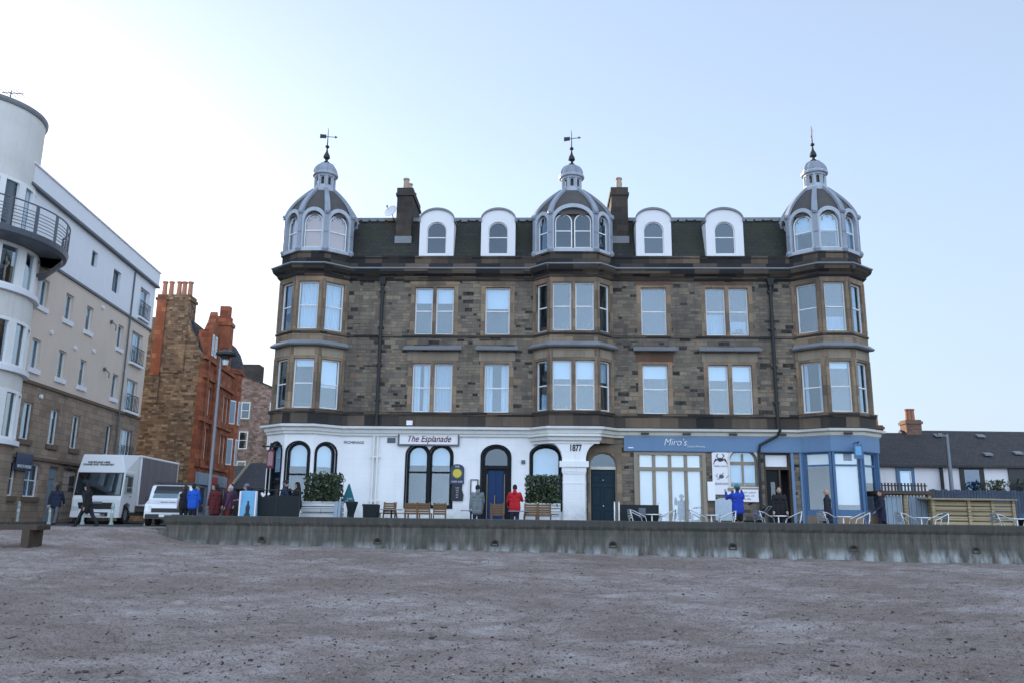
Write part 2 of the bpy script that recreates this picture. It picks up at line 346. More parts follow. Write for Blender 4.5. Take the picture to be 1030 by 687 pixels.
class MB:
    """collects geometry for ONE mesh object"""
    def __init__(s): s.v = []; s.f = []; s.m = []
    def add(s, vs, fs, mi=0):
        b = len(s.v); s.v += [Vector(p) for p in vs]; s.f += [tuple(b+i for i in f) for f in fs]; s.m += [mi]*len(fs); return s
    def hexa(s, p, mi=0):   # p: 4 bottom then 4 top, same winding
        return s.add(p, [(3, 2, 1, 0), (4, 5, 6, 7), (0, 1, 5, 4), (1, 2, 6, 5), (2, 3, 7, 6), (3, 0, 4, 7)], mi)
    def box(s, x0, x1, y0, y1, z0, z1, mi=0):
        return s.hexa([(x0, y0, z0), (x1, y0, z0), (x1, y1, z0), (x0, y1, z0), (x0, y0, z1), (x1, y0, z1), (x1, y1, z1), (x0, y1, z1)], mi)
    def cbox(s, c, sz, rz=0, mi=0):
        m = Matrix.Rotation(rz, 3, 'Z'); c = Vector(c); h = Vector(sz)/2
        P = [c + m @ Vector((a*h.x, b*h.y, k*h.z)) for k in (-1, 1) for a, b in ((-1, -1), (1, -1), (1, 1), (-1, 1))]
        return s.hexa(P, mi)
    def bar(s, p, q, w, h=None, mi=0, up=(0, 0, 1)):
        p, q = Vector(p), Vector(q); d = (q-p).normalized(); h = h or w
        a = d.cross(Vector(up));
        if a.length < 1e-4: a = d.cross(Vector((1, 0, 0)))
        a.normalize(); b = a.cross(d); a *= w/2; b *= h/2
        return s.hexa([p-a-b, p+a-b, p+a+b, p-a+b, q-a-b, q+a-b, q+a+b, q-a+b], mi)
    def tube(s, pts, r, n=8, mi=0, cap=True):
        pts = [Vector(p) for p in pts]; rs = r if hasattr(r, '__len__') else [r]*len(pts)
        b = len(s.v); ref = None
        for i, p in enumerate(pts):
            d = (pts[min(i+1, len(pts)-1)] - pts[max(i-1, 0)]).normalized()
            if ref is None:
                ref = Vector((0, 0, 1)) if abs(d.z) < .9 else Vector((1, 0, 0))
            a = (ref - d*ref.dot(d)); a = a.normalized() if a.length > 1e-5 else d.orthogonal().normalized(); ref = a
            c = d.cross(a)
            for k in range(n):
                t = 2*math.pi*k/n; s.v.append(p + (a*math.cos(t) + c*math.sin(t))*rs[i])
        for i in range(len(pts)-1):
            for k in range(n):
                s.f.append((b+i*n+k, b+i*n+(k+1) % n, b+(i+1)*n+(k+1) % n, b+(i+1)*n+k)); s.m.append(mi)
        if cap:
            s.f.append(tuple(b+k for k in range(n))[::-1]); s.m.append(mi)
            e = b+(len(pts)-1)*n; s.f.append(tuple(e+k for k in range(n))); s.m.append(mi)
        return s
    def lathe(s, prof, c=(0, 0), n=16, mi=0, rot=0):   # prof [(r,z)]
        b = len(s.v)
        for r, z in prof:
            for k in range(n):
                t = rot+2*math.pi*k/n; s.v.append(Vector((c[0]+r*math.cos(t), c[1]+r*math.sin(t), z)))
        for i in range(len(prof)-1):
            for k in range(n):
                s.f.append((b+i*n+k, b+i*n+(k+1) % n, b+(i+1)*n+(k+1) % n, b+(i+1)*n+k)); s.m.append(mi)
        s.f.append(tuple(b+k for k in range(n))[::-1]); s.m.append(mi)
        e = b+(len(prof)-1)*n; s.f.append(tuple(e+k for k in range(n))); s.m.append(mi)
        return s
    def ball(s, c, r, n=10, mi=0):
        rx = r if hasattr(r, '__len__') else (r, r, r); c = Vector(c); b = len(s.v); h = n//2
        s.v.append(c+Vector((0, 0, -rx[2])))
        for i in range(1, h):
            p = -math.pi/2+math.pi*i/h
            for k in range(n):
                t = 2*math.pi*k/n; s.v.append(c+Vector((rx[0]*math.cos(p)*math.cos(t), rx[1]*math.cos(p)*math.sin(t), rx[2]*math.sin(p))))
        s.v.append(c+Vector((0, 0, rx[2]))); e = len(s.v)-1
        for k in range(n):
            s.f.append((b, b+1+(k+1) % n, b+1+k)); s.m.append(mi)
            s.f.append((e, e-n+k, e-n+(k+1) % n)); s.m.append(mi)
        for i in range(h-2):
            for k in range(n):
                a = b+1+i*n; s.f.append((a+k, a+(k+1) % n, a+n+(k+1) % n, a+n+k)); s.m.append(mi)
        return s
    def prism(s, poly, f, d0, d1, mi=0):   # poly [(a,z)] in frame f between depths d0 (back) and d1 (front)
        n = len(poly); P = [f.p(a, z, d0) for a, z in poly]+[f.p(a, z, d1) for a, z in poly]
        fs = [(i, (i+1) % n, n+(i+1) % n, n+i) for i in range(n)]
        b = len(s.v); s.add(P, fs, mi)
        for tri in tessellate_polygon([[Vector((a, z, 0)) for a, z in poly]]):
            s.f.append(tuple(b+i for i in tri)); s.m.append(mi); s.f.append(tuple(b+n+i for i in tri[::-1])); s.m.append(mi)
        return s
    def ring(s, outer, inner, f, d0, d1, mi=0):   # frame between two outlines with the same number of points
        n = len(outer)
        P = [f.p(a, z, d) for d in (d0, d1) for L in (outer, inner) for a, z in L]
        fs = []
        for i in range(n):
            j = (i+1) % n
            fs += [(2*n+i, 2*n+j, 3*n+j, 3*n+i), (i, j, n+j, n+i), (i, j, 2*n+j, 2*n+i), (n+i, n+j, 3*n+j, 3*n+i)]
        return s.add(P, fs, mi)
    def fbox(s, f, a0, a1, z0, z1, d0, d1, mi=0):
        return s.hexa([f.p(a0, z0, d1), f.p(a1, z0, d1), f.p(a1, z0, d0), f.p(a0, z0, d0), f.p(a0, z1, d1), f.p(a1, z1, d1), f.p(a1, z1, d0), f.p(a0, z1, d0)], mi)
    def sweep(s, path, prof, mi=0, closed=False):   # path in (s,t); prof [(d,z)] closed outline, d outward
        n = len(path); k = len(prof); b = len(s.v)
        for i, (x, y) in enumerate(path):
            def nr(a, c):
                dx, dy = c[0]-a[0], c[1]-a[1]; L = math.hypot(dx, dy); return (-dy/L, dx/L)
            if closed: n1 = nr(path[i-1], path[i]); n2 = nr(path[i], path[(i+1) % n])
            else:
                n1 = nr(path[max(i-1, 0)], path[max(i-1, 0)+1]); n2 = nr(path[min(i, n-2)], path[min(i, n-2)+1])
            mx, my = n1[0]+n2[0], n1[1]+n2[1]; q = 2/(mx*mx+my*my); mx *= q; my *= q
            for d, z in prof: s.v.append(Vector((x+mx*d, -(y+my*d), z)))
        for i in range(n if closed else n-1):
            j = (i+1) % n
            for c in range(k):
                e = (c+1) % k
                s.f.append((b+i*k+c, b+j*k+c, b+j*k+e, b+i*k+e)); s.m.append(mi)
        if not closed:
            s.f.append(tuple(b+c for c in range(k))); s.m.append(mi)
            s.f.append(tuple(b+(n-1)*k+c for c in range(k))[::-1]); s.m.append(mi)
        return s
    def build(s, name, mats, parent=None, off=None, smooth=False, uv=True, recalc=True):
        if not isinstance(mats, (list, tuple)): mats = [mats]
        me = bpy.data.meshes.new(name)
        vs = s.v if off is None else [v-off for v in s.v]
        me.from_pydata(vs, [], s.f)
        for m in mats: me.materials.append(m)
        if len(mats) > 1: me.polygons.foreach_set('material_index', s.m)
        if recalc:
            bm = bmesh.new(); bm.from_mesh(me); bmesh.ops.recalc_face_normals(bm, faces=bm.faces); bm.to_mesh(me); bm.free()
        if uv:
            ul = me.uv_layers.new(name='UVMap').data
            for p in me.polygons:
                nx, ny, nz = p.normal
                hz = math.hypot(nx, ny)
                for li in p.loop_indices:
                    c = me.vertices[me.loops[li].vertex_index].co
                    if hz < .35: ul[li].uv = (c.x, c.y)
                    else: ul[li].uv = ((-ny*c.x+nx*c.y)/hz, c.z/max(hz, .5))
        if smooth: me.polygons.foreach_set('use_smooth', [True]*len(me.polygons))
        me.update()
        o = bpy.data.objects.new(name, me); col.objects.link(o)
        if parent: o.parent = parent
        return o

class F:
    """a wall plane: a runs along p0->p1 in (s,t), z up, d outward; t is minus y"""
    def __init__(s, p0, p1):
        s.p0 = p0; dx, dy = p1[0]-p0[0], p1[1]-p0[1]; s.L = math.hypot(dx, dy); s.d = (dx/s.L, dy/s.L); s.n = (-s.d[1], s.d[0])
    def p(s, a, z, d=0): return Vector((s.p0[0]+s.d[0]*a+s.n[0]*d, -(s.p0[1]+s.d[1]*a+s.n[1]*d), z))

def rect(a0, a1, z0, z1): return [(a0, z0), (a1, z0), (a1, z1), (a0, z1)]
def arch(a0, a1, z0, z1, rise, n=12):
    """opening whose top is a half ellipse of that rise; z1 is the crown"""
    if rise <= 0: return rect(a0, a1, z0, z1)
    c, h = (a0+a1)/2, (a1-a0)/2
    return [(a0, z0), (a1, z0)]+[(c+h*math.cos(math.pi*i/n), z1-rise+rise*math.sin(math.pi*i/n)) for i in range(n+1)]
def panel(mb, f, outer, holes=(), d=0, reveal=.2, mi=0, mr=None):
    loops = [outer]+list(holes); flat = [p for L in loops for p in L]
    tris = tessellate_polygon([[Vector((a, z, 0)) for a, z in L] for L in loops])
    mb.add([f.p(a, z, d) for a, z in flat], [tuple(t) for t in tris], mi)
    for h in holes:
        n = len(h)
        mb.add([f.p(a, z, d) for a, z in h]+[f.p(a, z, d-reveal) for a, z in h], [(i, (i+1) % n, n+(i+1) % n, n+i) for i in range(n)], mi if mr is None else mr)

def empty(name, loc, rz=0):
    o = bpy.data.objects.new(name, None); col.objects.link(o); o.location = loc; o.rotation_euler = (0, 0, rz); o.empty_display_size = .3
    return o
def copy_tree(o, parent=None):
    c = o.copy(); col.objects.link(c)
    if parent: c.parent = parent
    for ch in list(o.children): copy_tree(ch, c)
    return c

rng = random.Random(7)
def drape(mb, f, a0, a1, z0, z1, d, amp=.025, waves=None):
    n = max(6, int((a1-a0)/.03)); w = waves or max(2, (a1-a0)/.13)
    P = []
    for i in range(n+1):
        a = a0+(a1-a0)*i/n; dd = d+amp*math.sin(2*math.pi*w*i/n)
        P += [f.p(a, z0, dd), f.p(a, z1, dd)]
    mb.add(P, [(2*i, 2*i+2, 2*i+3, 2*i+1) for i in range(n)])

def window(root, f, a0, a1, z0, z1, d=-.2, rise=0, fw=.055, mid=.5, bars=(), hbars=(), cur=None, mat='frame', gl='glass', off=None, thick=.06, name='window', mullw=.03):
    fr = MB()
    o = arch(a0, a1, z0, z1, rise); i_ = arch(a0+fw, a1-fw, z0+fw, z1-fw, rise*(a1-a0-2*fw)/(a1-a0) if rise else 0)
    fr.ring(o, i_, f, d-thick, d)
    if mid: fr.fbox(f, a0+fw*.9, a1-fw*.9, z0+(z1-z0)*mid-mullw*.8, z0+(z1-z0)*mid+mullw*.8, d-thick*.8, d-.008)
    for b in bars: fr.fbox(f, a0+(a1-a0)*b-mullw/2, a0+(a1-a0)*b+mullw/2, z0+fw*.8, z1-fw*.8-(rise*.3 if rise else 0), d-thick*.7, d-.012)
    for b in hbars: fr.fbox(f, a0+fw*.9, a1-fw*.9, z0+(z1-z0)*b-mullw/2, z0+(z1-z0)*b+mullw/2, d-thick*.75, d-.01)
    w = fr.build(name, M[mat], root, off)
    MB().prism(i_, f, d-thick*.6-.004, d-thick*.6).build('pane', M[gl], w, off)
    k = (a0+fw, a1-fw, z0+fw, z1-fw)
    dd = d-thick-.06
    for c in ([cur] if isinstance(cur, str) else (cur or ())):
        m = MB(); c, _, fr_ = c.partition(':'); fr_ = float(fr_ or .5)
        if c == 'blind':
            zz = k[3]-(k[3]-k[2])*fr_
            i2 = [(a, max(z, zz)) for a, z in i_]
            m.prism(i2, f, dd-.006, dd); m.fbox(f, k[0]+.01, k[1]-.01, zz-.03, zz, dd-.012, dd+.006); m.build('blind', M['blind'], w, off)
        elif c == 'peach': m.prism(i_, f, dd-.006, dd); m.build('blind', M['peach'], w, off)
        elif c == 'paper': m.prism(i_, f, dd-.006, dd); m.build('window_paper', M['paper'], w, off)
        elif c == 'net': drape(m, f, k[0], k[1], k[2], k[3]-(rise or 0)*.6, dd-.04, .015); m.build('net_curtain', M['net'], w, off)
        elif c == 'low': drape(m, f, k[0], k[1], k[2], k[2]+(k[3]-k[2])*fr_, dd-.04, .015); m.build('cafe_curtain', M['net'], w, off)
        elif c == 'drapes':
            ww = (k[1]-k[0])*fr_*.55
            drape(m, f, k[0], k[0]+ww, k[2], k[3], dd-.05); drape(m, f, k[1]-ww, k[1], k[2], k[3], dd-.05); m.build('curtain', M['drape'], w, off)
        elif c == 'plants':
            for _ in range(46):
                a = rng.uniform(k[0]+.08, k[1]-.08); z = k[2]+rng.random()**1.5*.3*(1-abs((a-k[0])/(k[1]-k[0])-.5)); q = rng.uniform(.03, .07)
                m.add([f.p(a-q, z, dd), f.p(a, z-q*.6, dd+.02), f.p(a+q, z, dd), f.p(a, z+q, dd-.02)], [(0, 1, 2, 3)])
            m.build('sill_plant', M['sill_plants'], w, off, uv=False, recalc=False)
        elif c == 'lamp':
            m.ball(f.p(a0+(a1-a0)*.22, z0+.22, dd-.3), .11); m.build('table_lamp', M['lit'], w, off)
    return w

def text(name, body, size, mat, parent, loc, rot, extrude=.006, shear=0, align='CENTER', sx=1.0, offset=0.0):
    cu = bpy.data.curves.new(name, 'FONT'); cu.body = body; cu.size = size; cu.extrude = extrude; cu.shear = shear
    cu.align_x = align; cu.align_y = 'CENTER'; cu.offset = offset
    o = bpy.data.objects.new(name, cu); col.objects.link(o); cu.materials.append(mat)
    o.location = loc; o.rotation_euler = rot; o.scale = (sx, 1, 1)
    if parent: o.parent = parent
    FONTS.append(o)
    return o
FONTS = []
def fonts_to_mesh():
    bpy.context.view_layer.update(); dg = bpy.context.evaluated_depsgraph_get()
    for o in FONTS:
        me = bpy.data.meshes.new_from_object(o.evaluated_get(dg)); nm = o.name; mw = o.matrix_local.copy(); pa = o.parent
        n = bpy.data.objects.new('lettering', me); col.objects.link(n); n.parent = pa; n.matrix_local = mw
        for k in o.keys():
            if k in ('label', 'category', 'group'): n[k] = o[k]
        bpy.data.objects.remove(o)

def leaves(mb, pick, n, s0, s1):
    for _ in range(n):
        c = pick(); s = rng.uniform(s0, s1)
        a = Vector((rng.gauss(0, 1), rng.gauss(0, 1), rng.gauss(0, .7))).normalized(); b = a.orthogonal().normalized()
        b = Matrix.Rotation(rng.uniform(0, 6.28), 3, a) @ b; c2 = a.cross(b)
        mb.add([c-b*s, c-c2*s*.55, c+b*s, c+c2*s*.55], [(0, 1, 2, 3)])

# ---------------------------------------------------------------- the setting
def sm(x): x = max(0, min(1, x)); return x*x*(3-2*x)
FACE_O = Vector((2.743, 36, 0)); FACE_A = R(-2.2)
_ca, _sa = math.cos(FACE_A), math.sin(FACE_A)
def L2W(s, t, z=0): return Vector((FACE_O.x+_ca*s+_sa*t, FACE_O.y+_sa*s-_ca*t, z))   # facade plan -> world
def ground_h(x, y):
    b = -1.1+.5*sm((y-7)/22) - x*.011*sm((y-12)/16)
    w = sm((-10.6-x)/3.2)
    ramp = -.62+.64*sm((y-20.5)/11.5)
    h = b*(1-w)+max(b, ramp)*w
    return h
def sand_relief(x, y):
    v = Vector((x, y, 0))
    h = .05*noise.noise(v*.55)+.045*noise.noise(Vector((x*1.5, y*2.1, 3)))
    q = noise.noise(Vector((x*2.9, y*3.6, 7)))
    h += -.05*max(0, q-.1)*2.2
    h += .03*noise.noise(Vector((x*2.2, y*3.1, 11)))
    h += .018*noise.noise(Vector((x*6, y*7, 1)))
    h += foot_relief(x, y)
    if y < 17: h += .012*noise.noise(Vector((x*13, y*14, 5)))
    return h
FOOT = {}
_fr = random.Random(5)
def _add_foot(x, y, a, L, w, dp): FOOT.setdefault((int(x//1), int(y//1)), []).append((x, y, math.cos(a), math.sin(a), L, w, dp))
for _ in range(60):      # trails of people walking along and down the beach
    x = _fr.uniform(-16, 16); y = _fr.uniform(6, 24); a = _fr.choice((0, math.pi))+_fr.gauss(0, .5); n = _fr.randint(8, 26)
    for k in range(n):
        s_ = 1 if k % 2 else -1
        _add_foot(x-math.sin(a)*.11*s_, y+math.cos(a)*.11*s_, a, _fr.uniform(.13, .17), _fr.uniform(.055, .075), _fr.uniform(.02, .045))
        x += math.cos(a)*.62; y += math.sin(a)*.62; a += _fr.gauss(0, .07)
for _ in range(900): _add_foot(_fr.uniform(-15, 15), 5.5+18*_fr.random()**1.5, _fr.uniform(0, 3.14), _fr.uniform(.08, .2), _fr.uniform(.06, .12), _fr.uniform(.01, .035))
def foot_relief(x, y):
    h = 0; cx, cy = int(x//1), int(y//1)
    for i in (cx-1, cx, cx+1):
        for j in (cy-1, cy, cy+1):
            for fx_, fy_, c, s, L, w, dp in FOOT.get((i, j), ()):
                dx, dy = x-fx_, y-fy_
                if abs(dx) > .4 or abs(dy) > .4: continue
                u = (dx*c+dy*s)/L; v = (-dx*s+dy*c)/w; q = u*u+v*v
                if q < 4: h += -dp*math.exp(-q*1.6)+.35*dp*math.exp(-(q-1.7)**2*2.2)
    return h
def build_sand():
    ys = [-12., -6, -2, 1, 3, 4.5]; y = 5.2
    while y < 33: ys.append(y); y += .036+(y-5.2)*.0058
    NX = 640; verts = []; faces = []
    for y in ys:
        half = max(8.0, y*.78+3)
        for i in range(NX+1):
            x = (i/NX*2-1)*half
            fade = 1-sm((y-29.5)/2.5)*sm((-13-x)/2)
            verts.append((x, y, ground_h(x, y)+sand_relief(x, y)*(.25+.75*fade)))
    for j in range(len(ys)-1):
        for i in range(NX):
            a = j*(NX+1)+i; faces.append((a, a+1, a+NX+2, a+NX+1))
    me = bpy.data.meshes.new('sand'); me.from_pydata(verts, [], faces); me.materials.append(M['sand'])
    me.polygons.foreach_set('use_smooth', [True]*len(faces))
    o = bpy.data.objects.new('sand', me); col.objects.link(o); tag(o, kind='structure')
build_sand()
def sheet(name, poly, z, mat):
    tris = tessellate_polygon([[Vector((x, y, 0)) for x, y in poly]])
    m = MB(); m.add([(x, y, z) for x, y in poly], [tuple(t) for t in tris])
    return tag(m.build(name, mat), kind='structure')
sheet('ground', [(-900, -14), (900, -14), (900, 32), (-900, 32)], -1.45, M['sand'])
sheet('sea', [(-1500, -1500), (1500, -1500), (1500, -13), (-1500, -13)], -1.3, M['sea'])
_a = L2W(-15.05, 6.7); _b = L2W(80, 6.7)
sheet('promenade', [(-900, 31.6), (-16, 31.6), (_a.x-.2, _a.y+1.2), (_a.x+.1, _a.y), (_b.x, _b.y), (900, 26), (900, 1500), (-900, 1500)], 0.0, M['paving'])
m = MB(); e_ = [(-900, 31.6), (-16, 31.6), (_a.x-.2, _a.y+1.2), (_a.x+.1, _a.y), (_b.x, _b.y)]
m.add([(x, y, z) for z in (-.004, -1.5) for x, y in e_], [(i, i+1, 6+i, 5+i) for i in range(4)]); tag(m.build('promenade_edge', M['concrete']), kind='structure')
sheet('road', [(-21.3, 33.5), (-15.5, 33.5), (-16.5, 46), (-18.5, 74), (-27, 140), (-34, 140), (-24.3, 74)], .004, M['asphalt'])
# kerb along the foot of the flats
m = MB(); m.bar((-21.3, 33.5, .06), (-24.3, 74, .06), .2, .12); tag(m.build('kerb', M['concrete']), kind='structure')

# ---------------------------------------------------------------- sea wall
wl = empty('sea_wall', L2W(-15, 7)); wl.rotation_euler = (0, 0, FACE_A)
tag(wl, 'long low streaked concrete sea wall with dark coping and drain holes above the sand', 'sea wall')
m = MB()
prof = [(-.42, -1.6), (.06, -1.6), (.02, -.9), (-.05, -.45), (-.09, -.05), (-.07, .16), (.0, .24), (.03, .29), (.03, .46), (.0, .49), (-.42, .49)]
pth = [(0, -3.2), (0, -1.2), (.12, -.5), (.4, -.1), (.8, 0)]+[(x, 0) for x in range(3, 63, 4)]
m.sweep(pth, prof); m.build('wall', M['concrete'], wl)
for k in range(13):
    s_ = 3.85+4.08*k
    h = MB(); f = F((s_-.2, -.09), (s_+.2, -.09))
    zz = -.31-.008*k
    h.ring(arch(.06, .34, zz-.1, zz+.13, .1), arch(.11, .29, zz-.06, zz+.09, .07), f, -.06, .05); h.prism(arch(.1, .3, zz-.07, zz+.1, .07), f, -.05, .03, 1)
    h.build('drain_hole', [M['chimney_stone'], M['rubber']], wl)

# ---------------------------------------------------------------- the tenement with three turrets
TB = empty('tenement_building', FACE_O, FACE_A)
tag(TB, 'four storey sandstone block with three domed turrets, white pub front and blue cafe front', 'building')
LB = [(-13.52, 0), (-12.52, .85), (-11.28, .85), (-10.28, 0)]
CB = [(-1.8, 0), (-1.05, .75), (1.05, .75), (1.8, 0)]
RB = [(9.83, 0), (10.83, .85), (12.07, .85), (13.07, 0)]
PATH = [(-13.52, -11.5)]+LB+CB+RB+[(13.07, -11.5)]
Z0, ZT = 4.2, 11.4

wall_b = MB(); TONE = ('ashlar', 'ashlar_pale', 'ashlar_red')
W2, W1 = (8.62, 10.82), (5.1, 7.3)
def main_wall(s0, s1, groups):
    f = F((s0, 0), (s1, 0)); holes = []
    for fl, (z0, z1) in (('2', W2), ('1', W1)):
        for wins, curs, tone in groups[fl]:
            a0, a1 = wins[0][0]-s0, wins[-1][1]-s0
            hl = [rect(w[0]-s0, w[1]-s0, z0, z1) for w in wins]
            holes.append(rect(a0-.06, a1+.06, z0-.03, z1+.06))
            top = z1+(.26 if fl == '2' else .5)
            q = MB(); panel(q, f, rect(a0-.2, a1+.2, z0-.14, z1+.12), hl, d=.014, reveal=.22); q.build('window_surround', M['ashlar'], TB)
            q = MB(); q.fbox(f, a0-.26, a1+.26, z1+.122, top, -.03, .024); q.build('lintel', M[TONE[tone]], TB)
            if fl == '1':
                q = MB(); q.hexa([f.p(a0-.42, z1+.56, .30), f.p(a1+.42, z1+.56, .30), f.p(a1+.36, z1+.56, -.02), f.p(a0-.36, z1+.56, -.02),
                            f.p(a0-.42, z1+.64, .32), f.p(a1+.42, z1+.64, .32), f.p(a1+.36, z1+.8, -.02), f.p(a0-.36, z1+.8, -.02)]); q.build('window_hood', M['gutter'], TB)
            for w, c in zip(wins, curs): window(TB, f, w[0]-s0, w[1]-s0, z0, z1, d=-.14, cur=c)
    panel(wall_b, f, rect(0, f.L, Z0, ZT), holes, reveal=.1)
main_wall(-10.28, -1.8, {
    '2': [([(-7.2, -6.39), (-6.24, -5.43)], ['blind:.3', 'blind:.3'], 0), ([(-3.98, -2.86)], ['blind:.42'], 0)],
    '1': [([(-7.2, -6.39), (-6.22, -5.4)], [['drapes:.7'], ['net']], 1), ([(-3.96, -2.86)], ['drapes:.55'], 1)]})
main_wall(1.8, 9.83, {
    '2': [([(3.08, 4.22)], [None], 2), ([(5.98, 6.86), (7.02, 7.88)], [['low:.46'], ['low:.3', 'plants']], 2)],
    '1': [([(3.08, 4.2)], ['blind:.25'], 2), ([(5.98, 6.86), (7.02, 7.9)], [['blind:.28', 'plants'], ['blind:.3', 'plants']], 1)]})
def bay(pts, wins2, wins1):
    wall_a = MB(); trims = MB()
    for i in range(3):
        f = F(pts[i], pts[i+1]); hs = []
        for zz, ws in ((W2, wins2[i]), (W1, wins1[i])):
            z0, z1 = (zz[0]+.05, zz[1]+.05)
            for a0, a1, c in ws:
                hs.append(rect(a0, a1, z0, z1)); window(TB, f, a0, a1, z0, z1, d=-.13, cur=c)
        panel(wall_a, f, rect(0, f.L, Z0, ZT), hs, reveal=.2)
        q = MB(); q.fbox(f, .14, f.L-.14, 7.46, 7.84, -.02, .022); q.build('carved_panel', M['ashlar_pale'], TB)
        for zb, zt in ((5.12, 7.44), (8.64, 10.98)): wall_a.fbox(f, .02, .13, zb, zt, -.02, .03); wall_a.fbox(f, f.L-.13, f.L-.02, zb, zt, -.02, .03)
    # lead covered hood between the two floors
    p0 = (pts[0][0]-.02, pts[0][1]); pp = [p0]+pts[1:3]+[(pts[3][0]+.02, pts[3][1])]
    trims.sweep(pp, [(-.1, 7.9), (.2, 7.9), (.26, 7.95), (.27, 7.98), (.04, 8.16), (-.1, 8.16)])
    wall_a.build('bay_wall', M['ashlar'], TB); trims.build('bay_hood', M['gutter'], TB)
W_C = [(.18, 1.13)]
bay(LB, [[(.2, 1.1, 'net')], [(.17, 1.07, 'drapes:.95')], [(.2, 1.1, 'drapes:.9')]],
        [[(.2, 1.1, None)], [(.17, 1.07, ['blind:.12', 'plants'])], [(.2, 1.1, 'blind:.55')]])
bay(CB, [[(.18, .88, None)], [(.12, .95, 'plants'), (1.13, 1.96, 'plants')], [(.18, .88, None)]],
        [[(.18, .88, None)], [(.12, .95, ['blind:.35', 'plants']), (1.13, 1.96, 'blind:.35')], [(.18, .88, 'blind:.4')]])
bay(RB, [[(.2, 1.1, None)], [(.17, 1.07, 'low:.3')], [(.2, 1.1, 'drapes:.6')]],
        [[(.2, 1.1, ['drapes:.35'])], [(.17, 1.07, 'blind:.1')], [(.2, 1.1, 'drapes:.5')]])
for p0, p1 in (((-13.52, -11.5), (-13.52, 0)), ((13.07, 0), (13.07, -11.5)), ((13.07, -11.5), (-13.52, -11.5))):
    f = F(p0, p1); panel(wall_b, f, rect(0, f.L, 0, ZT))
wall_b.build('rubble_wall', M['rubble'], TB)
m = MB()
m.sweep(PATH, [(-.12, 8.47), (.03, 8.47), (.045, 8.5), (.045, 8.55), (.02, 8.58), (-.12, 8.58)])
m.build('string_course', M['darkstone'], TB); m = MB(); m.sweep(PATH, [(-.12, 4.93), (.06, 4.93), (.1, 4.99), (.1, 5.06), (.03, 5.1), (-.12, 5.1)])
m.build('string_course', M['darkstone'], TB)
m = MB(); m.sweep(PATH, [(-.2, 4.44), (.035, 4.44), (.035, 4.92), (-.2, 4.92)]); m.build('base_course', M['darkstone'], TB)
m = MB(); m.sweep(PATH, [(-.2, 11.12), (.05, 11.12), (.12, 11.2), (.14, 11.3), (.3, 11.4), (.35, 11.5), (.36, 11.58), (-.2, 11.58)]); m.build('cornice', M['darkstone'], TB)
m = MB(); m.sweep(PATH, [(-.2, 11.582), (.37, 11.582), (.41, 11.61), (.4, 11.66), (.1, 11.74), (-.2, 11.74)]); m.build('gutter', M['gutter'], TB)
m = MB(); m.sweep(PATH, [(-.32, 11.742), (-.02, 11.742), (-.02, 12.2), (.03, 12.24), (.03, 12.32), (-.32, 12.32)]); m.build('parapet', M['darkstone'], TB)
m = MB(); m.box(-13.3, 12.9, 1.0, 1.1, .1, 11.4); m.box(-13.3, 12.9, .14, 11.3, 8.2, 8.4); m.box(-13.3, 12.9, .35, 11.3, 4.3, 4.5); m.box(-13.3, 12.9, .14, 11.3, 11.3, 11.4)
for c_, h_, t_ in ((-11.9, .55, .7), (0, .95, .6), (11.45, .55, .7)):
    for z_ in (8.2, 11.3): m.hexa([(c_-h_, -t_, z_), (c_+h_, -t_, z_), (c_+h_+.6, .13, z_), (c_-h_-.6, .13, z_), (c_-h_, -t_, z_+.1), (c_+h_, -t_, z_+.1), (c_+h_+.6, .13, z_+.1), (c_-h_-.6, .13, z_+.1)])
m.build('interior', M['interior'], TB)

# ground floor -------------------------------------------------------
wh = MB(); BLK_ = []
def nblk(): BLK_.append(MB()); return BLK_[-1]
def arched_black(f, a0, a1, z0, z1, rise, cur, mid=.47, name='arched_window'):
    return window(TB, f, a0, a1, z0, z1, d=-.1, rise=rise, fw=.105, mid=mid, cur=cur, mat='black', mullw=.05, thick=.09, name=name)
for i in range(3):
    f = F(LB[i], LB[i+1]); a0, a1 = ((.2, 1.14), (.14, 1.1), (.18, 1.12))[i]; z0 = (.25, .9, .9)[i]
    panel(wh, f, rect(0, f.L, 0, 4.05), [arch(a0, a1, z0, 3.64, .46)], reveal=.15)
    nblk().ring(arch(a0-.07, a1+.07, z0-.05, 3.71, .5), arch(a0, a1, z0, 3.64, .46), f, -.05, .03)
    arched_black(f, a0, a1, z0, 3.64, .46, 'blind:.35', .5)
f = F((-10.28, 0), (.55, 0)); o_ = 10.28
hs = [arch(-7.3+o_, -6.33+o_, .95, 3.64, .48), arch(-6.3+o_, -5.31+o_, .95, 3.64, .48), arch(-4.0+o_, -2.76+o_, 0.02, 3.64, .5), arch(-1.86+o_, -.55+o_, .9, 3.66, .42)]
panel(wh, f, rect(0, f.L, 0, 4.05), hs, reveal=.22)
nblk().ring(arch(-7.37+o_, -6.26+o_, .9, 3.71, .52), arch(-7.3+o_, -6.33+o_, .95, 3.64, .48), f, -.05, .03)
nblk().ring(arch(-6.37+o_, -5.24+o_, .9, 3.71, .52), arch(-6.3+o_, -5.31+o_, .95, 3.64, .48), f, -.06, .026)
nblk().ring(arch(-4.06+o_, -2.7+o_, .0, 3.70, .53), arch(-4.0+o_, -2.76+o_, .02, 3.64, .5), f, -.05, .03)
nblk().ring(arch(-1.92+o_, -.49+o_, .85, 3.72, .45), arch(-1.86+o_, -.55+o_, .9, 3.66, .42), f, -.05, .03)
arched_black(f, -7.3+o_, -6.33+o_, .95, 3.64, .48, ['blind:.3', 'plants'], .56)
arched_black(f, -6.3+o_, -5.31+o_, .95, 3.64, .48, ['blind:.3', 'plants'], .56)
arched_black(f, -1.86+o_, -.55+o_, .9, 3.66, .42, ['blind:.5', 'lamp'], .0)
